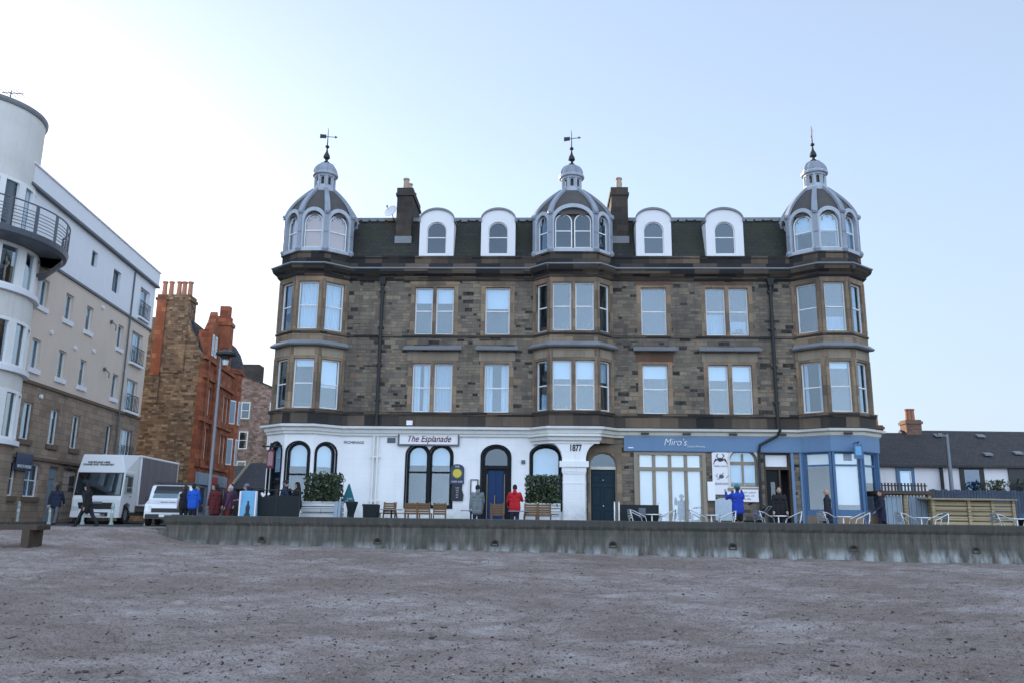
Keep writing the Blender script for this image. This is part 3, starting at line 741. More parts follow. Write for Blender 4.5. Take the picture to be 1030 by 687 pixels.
wh.build('painted_wall', M['white'], TB); [b_.build('black_window_surround', M['black'], TB) for b_ in BLK_]
# pub door
d0 = MB(); d0.ring(arch(-4.0+o_, -2.76+o_, .02, 3.64, .5), arch(-3.87+o_, -2.89+o_, .06, 3.52, .42), f, -.25, -.08)
d0.fbox(f, -3.9+o_, -2.86+o_, 2.62, 2.78, -.25, -.07); d0.fbox(f, -3.9+o_, -3.74+o_, .05, 2.62, -.24, -.12); d0.fbox(f, -3.02+o_, -2.86+o_, .05, 2.62, -.24, -.12)
dr = d0.build('pub_door', M['black'], TB)
b = MB()
for a0, a1 in ((-3.73, -3.385), (-3.375, -3.03)):
    b.fbox(f, a0+o_, a1+o_, .06, 2.58, -.24, -.17)
    for z0, z1 in ((.25, .95), (1.1, 1.7), (1.85, 2.45)): b.ring(rect(a0+.05+o_, a1-.05+o_, z0, z1), rect(a0+.09+o_, a1-.09+o_, z0+.04, z1-.04), f, -.17, -.155)
b.build('door_leaf', M['blue_door'], dr)
b = MB(); b.tube([f.p(-3.42+o_, 1.0, -.12), f.p(-3.42+o_, 1.5, -.12)], .018); b.tube([f.p(-3.76+o_, .5, -.1), f.p(-3.76+o_, 2.4, -.1)], .016); b.tube([f.p(-3.0+o_, .5, -.1), f.p(-3.0+o_, 2.4, -.1)], .016); b.build('door_handle', M['beige_wood'], dr)
b = MB(); b.prism(arch(-3.87+o_, -2.89+o_, 2.78, 3.52, .42), f, -.2, -.19); b.build('fanlight', M['glass_dark'], dr)
# right half: bare stone with cafe openings
g = F((.55, 0), (9.83, 0)); o2 = -.55
st = MB()
hd = arch(.68+o2, 1.9+o2, .02, 3.42, .5); hsut = rect(2.62+o2, 5.72+o2, .02, 3.42); harch = arch(6.72+o2, 7.94+o2, 1.98, 3.6, .52); hdr = rect(8.2+o2, 9.36+o2, .02, 3.44)
panel(st, g, rect(0, g.L, 0, 4.05), [hd, hsut, harch, hdr], reveal=.3)
st.build('stone_ground_floor', M['rubble'], TB)
q = MB(); panel(q, g, [(.06, 0), (1.55, 0), (1.55, 3.7), (.06, 3.7)], [arch(.70+o2, 1.88+o2, -.01, 3.40, .5)], d=.03, reveal=.1); q.build('door_surround', M['ashlar'], TB)
q = MB(); q.ring(hd, arch(.76+o2, 1.82+o2, .04, 3.34, .44), g, -.3, -.12); q.fbox(g, .74+o2, 1.84+o2, 2.66, 2.78, -.28, -.1, 1)
fd = q.build('stair_door', [M['beige_wood'], M['cream_trim']], TB)
b = MB(); b.fbox(g, .78+o2, 1.80+o2, .05, 2.66, -.25, -.18)
for a0, a1 in ((.83, 1.24), (1.34, 1.75)):
    for z0, z1 in ((.25, .95), (1.15, 1.95), (2.1, 2.5)): b.ring(rect(a0+o2, a1+o2, z0, z1), rect(a0+.05+o2, a1-.05+o2, z0+.05, z1-.05), g, -.18, -.15)
b.build('door_leaf', M['teal_door'], fd)
b = MB(); b.ball(g.p(1.29+o2, 2.2, -.16), .035); b.ball(g.p(1.29+o2, 1.1, -.15), .04); b.build('door_handle', M['steel'], fd)
b = MB(); b.prism(arch(.76+o2, 1.82+o2, 2.78, 3.34, .44), g, -.22, -.21); b.build('fanlight', M['glass_dark'], fd)
# cafe folding shutters
q = MB(); q.ring(rect(2.62+o2, 5.72+o2, .02, 3.42), rect(2.78+o2, 5.56+o2, .06, 3.30), g, -.2, .04); q.fbox(g, 2.76+o2, 5.58+o2, 2.62, 2.78, -.14, .02)
for k in range(5):
    a = 2.80+k*.6875; q.fbox(g, a-.07+o2, a+.07+o2, .06, 3.3, -.15, -.02)
sh = q.build('folding_shopfront', M['beige_wood'], TB)
for k in range(4):
    a = 2.80+k*.6875
    b = MB(); b.fbox(g, a+.075+o2, a+.6125+o2, 2.785, 3.3, -.11, -.10); b.fbox(g, a+.075+o2, a+.6125+o2, .07, 2.615, -.11, -.10); b.build('papered_pane', M['paper'], sh)
    b = MB(); b.fbox(g, a+.075+o2, a+.6125+o2, 2.785, 3.3, -.08, -.075); b.fbox(g, a+.075+o2, a+.6125+o2, .07, 2.615, -.08, -.075); b.build('pane', M['glass_shop'], sh)
q = MB(); q.ring(arch(6.64+o2, 8.02+o2, 1.93, 3.74, .6), harch, g, -.05, .07); q.build('arch_moulding', M['cream_trim'], TB)
window(TB, g, 6.72+o2, 7.94+o2, 1.98, 3.6, d=-.12, rise=.52, fw=.07, mid=.62, bars=(.5,), cur='blind:.9', mat='beige_wood', mullw=.09, name='arched_window')
q = MB(); q.fbox(g, 6.6+o2, 8.05+o2, 1.8, 1.93, -.05, .1); q.build('window_sill', M['beige_wood'], TB)
q = MB(); q.ring(hdr, rect(8.3+o2, 9.28+o2, .04, 3.38), g, -.28, -.06); q.fbox(g, 8.3+o2, 9.28+o2, 2.72, 2.84, -.26, -.05); q.fbox(g, 8.84+o2, 8.92+o2, .04, 2.72, -.24, -.08)
cd = q.build('cafe_door', M['brown_wood'], TB)
b = MB(); b.fbox(g, 8.32+o2, 8.84+o2, .05, 2.72, -.22, -.15); b.build('door_leaf', M['black'], cd)
b = MB(); b.fbox(g, 8.5+o2, 8.68+o2, 1.3, 2.2, -.15, -.145); b.build('door_pane', M['glass'], cd)
b = MB(); b.fbox(g, 8.33+o2, 9.25+o2, 2.86, 3.36, -.2, -.19); b.build('fanlight_paper', M['blind'], cd)
q = MB(); f2 = F((9.36, 0), (9.83, 0)); q.fbox(f2, .0, .12, 0, 3.46, -.02, .05); q.fbox(f2, .37, .47, 0, 3.46, -.02, .05); q.build('blue_pilaster', M['blue'], TB)
# right bay shop front
sb = MB()
for i in range(3):
    f = F(RB[i], RB[i+1]); a0, a1 = ((.14, 1.2), (.1, 1.14), (.12, 1.18))[i]
    panel(sb, f, rect(0, f.L, .8, 4.05), [rect(a0, a1, 1.0, 3.42)], reveal=.16)
    window(TB, f, a0, a1, 1.0, 3.42, d=-.06, fw=.05, mid=.78, mat='blue_dark', gl='glass_shop', mullw=.05, cur='blind:.9' if i == 1 else ('blind:.22' if i == 0 else 'blind:.5'), name='shop_window')
    sb.fbox(f, 0, .09, 0.0, 3.46, -.02, .06); sb.fbox(f, f.L-.09, f.L, 0.0, 3.46, -.02, .06)
sb.build('blue_shopfront', M['blue_dark'], TB)
q = MB()
for i in range(3):
    f = F(RB[i], RB[i+1]); panel(q, f, rect(0, f.L, 0, .8), d=.004)
q.build('stall_riser', M['ashlar'], TB)
q = MB(); q.sweep([(2.2, 0)]+RB[:3]+[(13.07, 0), (13.07, -3)], [(-.05, 3.45), (.09, 3.45), (.1, 3.5), (.12, 4.12), (.14, 4.16), (-.05, 4.16)])
fas = q.build('cafe_fascia', M['blue'], TB)
rx = (R(90), 0, 0)
text('lettering', "Miro's", .44, M['frame'], fas, (4.4, -.135, 3.84), rx, shear=.3, sx=.9, offset=-.004)
text('lettering', "Cantina Mexicana", .11, M['frame'], fas, (5.3, -.135, 3.67), rx, shear=.2)
q = MB(); q.box(2.36, 2.6, -.14, -.1, 3.57, 3.62); q.build('small_mark', M['frame'], fas)
q = MB()
for s_, y_ in ((3.1, -.2), (4.9, -.2), (6.9, -.2), (9.0, -.2), (11.5, -1.08)):
    q = MB(); q.cbox((s_, y_, 4.2), (.34, .16, .08)); q.bar((s_, y_+.15, 4.2), (s_, y_, 4.2), .03); q.build('fascia_lamp', M['iron'], fas)
# cornices over the ground floor
wprof = [(-.1, 4.02), (.1, 4.02), (.12, 4.1), (.18, 4.14), (.22, 4.26), (.36, 4.31), (.38, 4.4), (.1, 4.44), (-.1, 4.44)]
q = MB(); q.sweep([(-13.52, -3)]+LB+CB[:3]+[(1.06, .74)], wprof); q.build('white_cornice', M['white_trim'], TB)
q = MB(); q.sweep(CB[:3]+[(1.06, .74)], [(-.05, 3.7), (.04, 3.7), (.05, 3.78), (.14, 3.84), (.16, 3.96), (.3, 4.0), (.3, 4.018), (-.05, 4.018)]); q.build('bay_corbel', M['white_trim'], TB)
q = MB(); q.sweep([(1.07, .73), (1.8, 0)]+RB+[(13.07, -3)], wprof); q.build('cream_cornice', M['cream_trim'], TB)
# the bay carried on one pillar
fc = F((-1.05, .75), (1.05, .75))
def arc_l(): return [(-.02+.57*math.cos(R(x)), 3.0+.74*math.sin(R(x))) for x in range(0, 91, 10)]
left = [(1.05, 2.95), (.55, 2.95)]+arc_l()+[(-.02, 4.03), (1.05, 4.03)]
right = [(2.1-a, z) for a, z in left]
q = MB(); q.prism([(.55, 2.95)]+arc_l()+[(-.02, 4.03), (2.12, 4.03)]+[(2.1-a, z) for a, z in arc_l()[::-1]]+[(1.55, 2.95)], fc, -.08, .0)
q.prism(left, fc, -.72, -.082)
fl_ = F((-1.8, 0), (-1.05, .75)); q.fbox(fl_, 0, fl_.L, 3.74, 4.03, -.1, .0)
arch_o = q.build('pillar_spandrel', M['white'], TB)
text('lettering', '1877', .38, M['ink'], arch_o, (.06, -.757, 3.5), rx, sx=.7, offset=.014)
q = MB(); q.prism(right, fc, -.72, -.082); fr_ = F((1.05, .75), (1.8, 0)); q.fbox(fr_, 0, fr_.L, 3.74, 4.03, -.1, .0); q.build('bare_stone_spandrel', M['ashlar'], TB)
q = MB()
q.box(-.46, .46, -.72, -.3, .5, 2.42); q.box(-.5, .5, -.75, -.28, 2.42, 2.5); q.box(-.52, .52, -.77, -.26, 2.502, 2.7); q.box(-.62, .62, -.83, -.22, 2.702, 2.95)
q.hexa([(-.6, -.82, 0), (.6, -.82, 0), (.6, -.26, 0), (-.6, -.26, 0), (-.56, -.78, .42), (.56, -.78, .42), (.56, -.28, .42), (-.56, -.28, .42)]); q.box(-.5, .5, -.74, -.29, .42, .52)
q.box(-.49, .49, -.735, -.3, 2.0, 2.06)
q.build('pillar', M['white'], TB)
# rainwater pipes
for s_, zb in ((-8.71, 4.45), (8.88, 4.3)):
    q = MB(); q.tube([(s_, -.1, 11.25), (s_, -.1, zb)], .075, 10)
    for z in (10.6, 8.9, 7.2, 5.6): q.cbox((s_, -.08, z), (.26, .12, .09))
    q.hexa([(s_-.1, -.2, 10.9), (s_+.1, -.2, 10.9), (s_+.1, -.02, 10.9), (s_-.1, -.02, 10.9), (s_-.17, -.26, 11.2), (s_+.17, -.26, 11.2), (s_+.17, -.02, 11.2), (s_-.17, -.02, 11.2)])
    if s_ > 0: q.tube([(s_, -.42, 4.4), (s_-.1, -.3, 4.15), (s_-.85, -.22, 3.75), (s_-.9, -.12, 3.4), (s_-.9, -.1, .1)], .06, 8)
    q.build('downpipe', M['pipe'], TB)
q = MB()
for a in (-8.78, -8.6): q.tube([(a, -.09, 4.0), (a, -.09, .1)], .05, 8)
for z in (3.1, 1.2): q.cbox((-8.69, -.07, z), (.42, .1, .07))
q.build('white_downpipe', M['white_trim'], TB)
# vents, cable box, flood lamps on the white wall
q = MB(); q.box(-8.2, -7.84, -.03, .02, 3.72, 3.95)
for k in range(4): q.box(-8.18, -7.86, -.045, 0, 3.745+k*.05, 3.765+k*.05)
q.build('wall_vent', M['grey_metal'], TB)
q = MB(); q.box(-2.27, -2.1, -.06, .02, 2.86, 3.02); q.build('wall_alarm', M['grey_metal'], TB)
q = MB(); q.box(-7.36, -7.1, -.16, .0, 4.5, 4.7); q.build('floodlight', M['signwhite'], TB)

# roof -------------------------------------------------------------
q = MB()
q.hexa([(-13.5, .28, 12.2), (13.05, .28, 12.2), (13.05, 11.3, 12.2), (-13.5, 11.3, 12.2), (-13.1, 1.2, 14.52), (12.65, 1.2, 14.52), (12.65, 10.4, 14.52), (-13.1, 10.4, 14.52)])
q.build('roof', M['slate'], TB)
q = MB(); q.box(-12.6, 12.2, 1.12, 1.42, 14.5, 14.62)
for k in range(62):
    s_ = -12.5+k*.4; q.box(s_, s_+.3, 1.09, 1.2, 14.44+rng.uniform(-.03, .02), 14.58)
q.build('ridge_flashing', M['gutter'], TB)
for s0, s1 in ((-8.36, -7.62), (1.86, 2.64)):
    q = MB(); q.box(s0, s1, .62, 3.0, 12.9, 15.55); q.box(s0-.06, s1+.06, .56, 3.06, 15.552, 15.68); q.box(s0-.02, s1+.02, .6, 3.02, 15.682, 15.95)
    ch = q.build('chimney', M['chimney_stone'], TB)
    q = MB(); q.box(s0-.03, s1+.03, .58, .9, 13.15, 13.5); q.build('lead_flashing', M['gutter'], ch)
    for k in range(4):
        q = MB(); q.lathe([(.15, 15.9), (.14, 16.25), (.13, 16.42), (.16, 16.43), (.16, 16.5), (.11, 16.5), (.10, 16.3)], ((s0+s1)/2+.06*(k % 2), .85+k*.6), 12); q.build('chimney_pot', M['buff_pot'], ch, smooth=False)
def dish(parent, c, r, az, mat):
    q = MB(); n = 16
    d = Vector((math.sin(az), -math.cos(az), .45)).normalized(); a = d.orthogonal().normalized(); b = d.cross(a); c = Vector(c)
    rings = [(.02, 0), (r*.5, .03), (r*.85, .08), (r, .12)]
    for side in (0, -.012):
        bi = len(q.v)
        for rr, h in rings:
            for k in range(n): t = 6.2832*k/n; q.v.append(c+(a*math.cos(t)+b*math.sin(t))*rr+d*(h+side))
        for i in range(3):
            for k in range(n): q.f.append((bi+i*n+k, bi+i*n+(k+1) % n, bi+(i+1)*n+(k+1) % n, bi+(i+1)*n+k)); q.m.append(0)
    q.tube([c-b*r*.7+d*.1, c+d*.42], .012, 6, 1); q.cbox(c+d*.42, (.06, .06, .1), 0, 1); q.tube([c-d*.02, c-d*.2+Vector((0, 0, -.25))], .02, 6, 1)
    return q.build('satellite_dish', [mat, M['iron']], parent, uv=False, recalc=False)
dish(TB, (-8.62, .75, 14.75), .34, R(-25), M['cottage_white'])

# dormers ------------------------------------------------------------
for s0, s1 in ((-7.13, -5.53), (-4.25, -2.66), (2.93, 4.55), (6.14, 7.85)):
    f = F((s0, -.1), (s1, -.1)); c = f.L/2
    out = arch(0, f.L, 12.3, 14.62, .52, 20)
    q = MB(); wq = (c-.47, c+.47, 12.46, 14.03, .45)
    panel(q, f, out, [arch(*wq, 14)], reveal=.14)
    n = len(out); q.add([f.p(a, z, 0) for a, z in out]+[f.p(a, z, -1.7) for a, z in out], [(i, i+1, n+i+1, n+i) for i in range(1, n-1)]+[(0, n, n+n-1, n-1)])
    d_ = q.build('dormer', M['white_lead'], TB)
    q = MB(); o1 = [(a, z) for a, z in out[2:]]
    o2_ = [(c+(a-c)*1.05, 14.1+(z-14.1)*1.13+.03) for a, z in o1]
    k = len(o1); P = [f.p(a, z, d) for d in (-1.7, .07) for L in (o1, o2_) for a, z in L]; fs = []
    for i in range(k-1): fs += [(2*k+i, 2*k+i+1, 3*k+i+1, 3*k+i), (k+i, k+i+1, 3*k+i+1, 3*k+i), (i, i+1, 2*k+i+1, 2*k+i), (i, i+1, k+i+1, k+i)]
    q.add(P, fs); q.fbox(f, -.09, .02, 14.02, 14.1, -.3, .07); q.fbox(f, f.L-.02, f.L+.09, 14.02, 14.1, -.3, .07); q.build('dormer_roof', M['gutter'], d_)
    w = window(d_, f, wq[0], wq[1], wq[2], wq[3], d=-.08, rise=wq[4], fw=.05, mid=.52, name='dormer_window', gl='glass_dark')
    # keep to thing > part > sub-part
    for ch in list(w.children):
        ch.parent = d_
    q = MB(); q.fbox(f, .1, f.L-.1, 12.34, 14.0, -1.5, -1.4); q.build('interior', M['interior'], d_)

# turrets -----------------------------------------------------------
def turret(cs, pts, tc, wins, curs, vane):
    K = [(cs+(x-cs)*.975, tc+(y-tc)*.975) for x, y in pts]; n = 8
    zs, zt, za = 14.1, 15.78, 13.72
    dark = MB(); plinth = MB(); hoods = []; rbs = []
    for i in range(n):
        p0, p1 = K[i], K[(i+1) % n]; f = F(p0, p1); h = f.L/2
        rise = min(.78, h*.98); crown = za+rise; hood = MB(); hoods.append(hood)
        o1 = arch(.02, f.L-.02, 12.3, crown+.1, rise+.04, 16); i1 = arch(.16, f.L-.16, 12.46, crown-.08, rise*.86, 16)
        hood.ring(o1, i1, f, -.42, .05)
        plinth.fbox(f, 0, f.L, 12.3, 12.46, -.3, .075)
        ws = wins.get(i, []); hs = [arch(a0, a1, 12.5, 14.14, (a1-a0)*.5, 12) for a0, a1 in ws]
        panel(dark, f, arch(.14, f.L-.14, 12.4, crown-.08, rise*.86, 16), hs, d=-.16, reveal=.08)
        for a0, a1 in ws:
            w = window(T_root, f, a0, a1, 12.5, 14.14, d=-.11, rise=(a1-a0)*.5, fw=.05, mid=.5, cur=curs if i < 4 else None, name='turret_window', gl='glass_dark' if curs is None else 'glass')
        for k in (.3, .5, .7):   # lead drips over the window heads
            a = f.L*k; hood.fbox(f, a-.025, a+.025, crown-.36-.14*abs(k-.5)*5, crown-.12-.25*abs(k-.5)*2, -.16, -.12)
    def kk(u): return 1-.70*u**1.6
    NU = 10
    dome = MB(); b = 0
    for u in range(NU+1):
        x = u/NU; s_ = kk(x)*.985
        for px, py in K: dome.v.append(Vector((cs+(px-cs)*s_, -(tc+(py-tc)*s_), zs+(zt-zs)*x)))
    for u in range(NU):
        for i in range(n): dome.f.append((u*n+i, u*n+(i+1) % n, (u+1)*n+(i+1) % n, (u+1)*n+i)); dome.m.append(0)
    for i in range(n):
        ribs = MB(); rbs.append(ribs)
        px, py = K[i]; pp = [(px, py, 12.3), (px, py, 13.2), (px, py, zs)]
        for u in range(1, NU+1):
            x = u/NU; s_ = kk(x)*1.005+.01; pp.append((cs+(px-cs)*s_, tc+(py-tc)*s_, zs+(zt-zs)*x))
        for q0, q1 in zip(pp, pp[1:]):
            a = Vector((q0[0], -q0[1], q0[2])); b_ = Vector((q1[0], -q1[1], q1[2])); e = (b_-a)*.03
            rad = Vector((px-cs, -(py-tc), 0)).normalized()
            wd_ = .2 if q0[2] < zs else .27-.1*(q0[2]-zs)/(zt-zs)
            ribs.bar(a-e, b_+e, wd_, .11, up=rad if abs((b_-a).normalized().dot(rad)) < .95 else (0, 0, 1))
        ribs.ball((px+(px-cs)*.03, -(py+(py-tc)*.03), zs+.08), .13, 8); ribs.ball((px, -py, 12.4), .17, 8)
    D = dome.build('turret_dome', M['lead_slate'], TB)
    for h in hoods: h.build('hood_arch', M['lead_pale'], D)
    for h in rbs: h.build('dome_rib', M['lead'], D)
    dark.build('slate_infill', M['lead_slate'], D); plinth.build('turret_sill', M['lead_pale'], D)
    # lantern
    L = MB(); c = (cs, -tc)
    L.lathe([(.62, 15.62), (.6, 15.78), (.5, 15.86), (.48, 15.95)], c, 8, rot=R(22.5)); L.lathe([(.5, 16.42), (.5, 16.5), (.6, 16.52), (.62, 16.6), (.56, 16.66)], c, 16)
    for k in range(8):
        t0, t1 = R(22.5+45*k), R(67.5+45*k); p0 = (cs+.46*math.cos(t1), tc+.46*math.sin(t1)); p1 = (cs+.46*math.cos(t0), tc+.46*math.sin(t0)); f = F(p0, p1)
        panel(L, f, rect(0, f.L, 15.9, 16.45), [arch(.1, f.L-.1, 16.0, 16.38, .07, 8)], reveal=.05); L.fbox(f, -.035, .035, 15.9, 16.45, -.03, .04)
    L.build('lantern', M['lead_pale'], D)
    q = MB(); q.lathe([(.36, 15.9), (.36, 16.45)], c, 8); q.build('lantern_core', M['lead_slate'], D)
    q = MB(); q.lathe([(.56, 16.64), (.55, 16.78), (.49, 16.94), (.38, 17.08), (.22, 17.18), (.1, 17.22)], c, 16)
    for k in range(8):
        t = R(22.5+45*k); q.tube([(cs+r_*math.cos(t), -tc+r_*math.sin(t), z) for r_, z in ((.56, 16.66), (.55, 16.8), (.49, 16.95), (.38, 17.09), (.2, 17.2))], .022, 5)
    q.build('lantern_dome', M['lead'], D)
    q = MB(); q.lathe([(.1, 17.2), (.16, 17.26), (.07, 17.34), (.08, 17.42), (.17, 17.5), (.15, 17.62), (.06, 17.8), (.035, 17.95), (.035, 18.0), (.1, 18.06), (.1, 18.12), (.03, 18.18), (.022, 18.6), (.012, 19.05)], c, 10)
    q.build('finial', M['iron'], D)
    q = MB(); d = Vector((math.cos(vane), math.sin(vane), 0)); p = Vector((cs, -tc, 18.62))
    q.bar(p-d*.34, p+d*.34, .02, .03)
    a = p+d*-.38; q.add([a+Vector((0, 0, .13)), a+d*.3+Vector((0, 0, .1)), a+d*.3+Vector((0, 0, -.08)), a+Vector((0, 0, -.1))], [(0, 1, 2, 3)]); q.bar(a+Vector((0, 0, .015)), a+d*.3+Vector((0, 0, .01)), .012, .2)
    q.hexa([p+d*.34+Vector(v) for v in ((0, -.01, -.07), (0, .01, -.07), (0, .01, .07), (0, -.01, .07))]+[p+d*.46+Vector(v) for v in ((0, -.005, -.01), (0, .005, -.01), (0, .005, .01), (0, -.005, .01))])
    q.build('weather_vane', M['iron'], D)
T_root = TB
oct_c = lambda c: [(c-1.62, 0), (c-.62, .85), (c+.62, .85), (c+1.62, 0), (c+1.62, -1.24), (c+.62, -2.09), (c-.62, -2.09), (c-1.62, -1.24)]
turret(-11.9, oct_c(-11.9), -.62, {0: [(.2, 1.08)], 1: [(.18, 1.03)], 2: [(.2, 1.08)], 3: [(.18, 1.03)], 5: [(.18, 1.03)], 6: [(.2, 1.08)], 7: [(.18, 1.03)]}, 'peach', R(8))
turret(0, [(-1.8, 0), (-1.05, .75), (1.05, .75), (1.8, 0), (1.8, -1.9), (1.05, -2.65), (-1.05, -2.65), (-1.8, -1.9)], -.95, {0: [(.18, .86)], 1: [(.2, .98), (1.07, 1.85)], 2: [(.18, .86)]}, None, R(-15))
turret(11.45, oct_c(11.45), -.62, {0: [(.2, 1.08)], 1: [(.18, 1.03)], 2: [(.2, 1.08)], 3: [(.18, 1.03)], 7: [(.18, 1.03)]}, 'blind:.5', R(80))

# ---------------------------------------------------------------- flats on the left
AB = empty('apartment_building', (-22.6, 36, 0))
tag(AB, 'modern beige and brown block of flats with round corner tower and steel balcony', 'building')
ao = AB.location.copy()
fa = F((-22.48, -35.9), (-23.93, -52.7)); LA = fa.L
def flat_win(row, z0, z1, spans, mat='grey_metal', cur=None, sill=None, french=False, wallmat=None, mid=None, bars=()):
    hs = []
    for i, (a0, a1) in enumerate(spans):
        hs.append(rect(a0, a1, z0, z1))
        window(AB, fa, a0, a1, z0, z1, d=-.12, fw=.06, mid=mid, bars=bars, mat=mat, cur=cur[i % len(cur)] if cur else None, off=ao, gl='glass')
        if sill:
            q = MB(); q.fbox(fa, a0-.12, a1+.12, z0-.24, z0-.005, -.05, .1); q.build('window_sill', M[sill], AB, ao)
    return hs
CU = ['net', None, 'blind:.3', 'net', 'drapes:.5']
w_b2 = flat_win('b2', 7.2, 8.6, [(1.95, 2.85), (4.75, 5.65), (7.3, 8.15), (11.8, 12.65)], 'frame', CU, 'render_white', bars=(.38,))
w_b3 = flat_win('b3', 10.2, 11.55, [(1.95, 2.85), (4.75, 5.65), (7.3, 8.15), (11.8, 12.65)], 'frame', CU, 'render_white', bars=(.38,))
w_fr2 = flat_win('f2', 6.75, 8.7, [(14.0, 15.9)], 'frame', CU, None, bars=(.33, .66)); w_fr3 = flat_win('f3', 9.75, 11.7, [(14.0, 15.9)], 'frame', CU, None, bars=(.33, .66))
w_br = flat_win('br', 3.85, 5.6, [(1.95, 2.95), (4.75, 5.7), (7.3, 8.2), (11.8, 12.6)], 'frame', ['net', 'blind:.2', None], 'brown_trim', bars=(.4,))
w_fr1 = flat_win('f1', 3.6, 5.6, [(14.0, 15.9)], 'frame', CU, None, bars=(.33, .66))
w_w = flat_win('w', 13.72, 14.6, [(7.0, 7.75)], 'grey_metal', [None]) + flat_win('w', 13.15, 14.5, [(10.1, 11.2)], 'grey_metal', [None], bars=(.5,))
w_fw = flat_win('fw', 12.75, 14.65, [(14.5, 16.2)], 'frame', CU, None, bars=(.33, .66))
w_g = flat_win('g', 1.25, 2.8, [(.75, 2.2), (3.0, 4.4)], 'frame', ['net'], 'brown_trim', bars=(.5,), mid=.5)
dg_ = [rect(5.4, 6.5, .06, 2.8), rect(7.0, 8.7, .06, 2.8)]
q = MB(); panel(q, fa, rect(-.5, LA, 0, 6.55), w_br+w_fr1+w_g+dg_); q.build('stone_wall', M['brown_block'], AB, ao)
q = MB(); panel(q, fa, rect(-.5, LA, 6.552, 12.43), w_b2+w_b3+w_fr2+w_fr3, d=.012); q.build('rendered_wall', M['render'], AB, ao)
q = MB(); panel(q, fa, rect(-.5, LA+.25, 12.432, 15.28), w_w+w_fw, d=.05)
for a in (3.2, 5.6, 9.0, 12.4): q.fbox(fa, a, a+.03, 12.5, 15.2, .04, .062)
q.build('top_storey_wall', M['render_white'], AB, ao)
q = MB(); q.fbox(fa, -.5, LA+.3, 12.3, 12.42, -.1, .12); q.build('storey_band', M['grey_metal'], AB, ao)
q = MB(); q.fbox(fa, -.5, LA+.05, 6.45, 6.6, -.1, .1); q.build('storey_band', M['brown_trim'], AB, ao)
q = MB(); q.fbox(fa, -.5, LA+.02, 2.98, 3.12, -.1, .12); q.build('storey_band', M['brown_trim'], AB, ao)
q = MB(); q.fbox(fa, -.5, LA+.4, 15.28, 15.4, -.3, .28); q.build('eaves', M['grey_metal'], AB, ao)
q = MB(); q.fbox(fa, -.5, LA+.4, 15.402, 16.3, -.4, .2); q.fbox(fa, -.5, LA+.45, 16.302, 16.38, -.45, .26); q.build('parapet', M['render_white'], AB, ao)
for a0, a1, z in ((13.9, 16.0, 3.6), (13.9, 16.0, 6.75), (13.9, 16.0, 9.75), (14.4, 16.3, 12.75)):
    q = MB()
    q.fbox(fa, a0, a1, z-.16, z-.02, -.05, .22, 1)
    for k in range(9): a = a0+.06+(a1-a0-.12)*k/8; q.fbox(fa, a-.012, a+.012, z, z+1.0, .14, .165)
    for zz in (z+.06, z+.98): q.fbox(fa, a0, a1, zz-.02, zz+.02, .135, .17)
    for k in range(6): q.bar(fa.p(a0+.1+k*.3, z+.55, .15), fa.p(a0+.35+k*.3, z+.9, .15), .015)
    q.build('juliet_balcony', [M['iron'], M['render_white']], AB, ao)
q = MB(); panel(q, fa, rect(5.4, 6.5, .06, 2.8), [rect(5.5, 6.4, .08, 2.2)], d=-.16, reveal=.03); q.fbox(fa, 5.5, 6.4, .08, 2.2, -.24, -.19)
q.build('entrance_door', M['panel_blue'], AB, ao)
q = MB(); q.fbox(fa, 7.0, 8.7, .06, 2.8, -.22, -.16)
for k in range(7): q.fbox(fa, 7.0, 8.7, .2+k*.36, .23+k*.36, -.17, -.14)
q.build('garage_door', M['render'], AB, ao)
q = MB(); q.tube([fa.p(6.75, 2.95, .05), fa.p(6.75, 2.95, .35), fa.p(6.75, 2.85, .4)], .03, 6); q.ball(fa.p(6.75, 2.72, .4), .12); q.build('wall_lantern', M['iron'], AB, ao)
q = MB(); fb = F((-23.93, -52.7), (-44, -54)); panel(q, fb, rect(0, fb.L, 0, 15.3)); fb = F((-60, -36.2), (-22.53, -36.2)); panel(q, fb, rect(0, fb.L, 0, 15.3), d=-.3)
q.hexa([(-60, 36.5, 15.2), (-22.6, 36.5, 15.2), (-24, 52.6, 15.2), (-60, 54, 15.2), (-60, 36.5, 15.4), (-22.6, 36.5, 15.4), (-24, 52.6, 15.4), (-60, 54, 15.4)]); q.build('plain_wall', M['render_pale'], AB, ao)
q = MB(); q.hexa([fa.p(0, .1, -1.0), fa.p(LA-.2, .1, -1.0), fa.p(LA-.2, .1, -1.1), fa.p(0, .1, -1.1), fa.p(0, 15, -1.0), fa.p(LA-.2, 15, -1.0), fa.p(LA-.2, 15, -1.1), fa.p(0, 15, -1.1)]); q.build('interior', M['interior'], AB, ao)
for a, z, k in ((3.6, 9.2, 1), (6.4, 9.0, 1), (8.7, 9.3, 1), (9.2, 11.9, 1), (10.4, 8.6, 0), (10.6, 11.4, 0), (3.4, 6.0, 1), (13.3, 9.0, 1)):
    q = MB(); c = fa.p(a, z, .02); q.tube([c, fa.p(a, z, .12)], .11, 10)
    if k == 0: q.tube([fa.p(a, z, .1), fa.p(a+.1, z-.2, .3), fa.p(a+.1, z-.5, .3)], .03, 6)
    q.build('wall_vent', M['grey_metal'] if k == 0 else M['render_white'], AB, ao)
q = MB(); q.tube([fa.p(13.2, 15.2, .1), fa.p(13.2, .1, .1)], .05, 8); q.build('downpipe', M['grey_metal'], AB, ao)
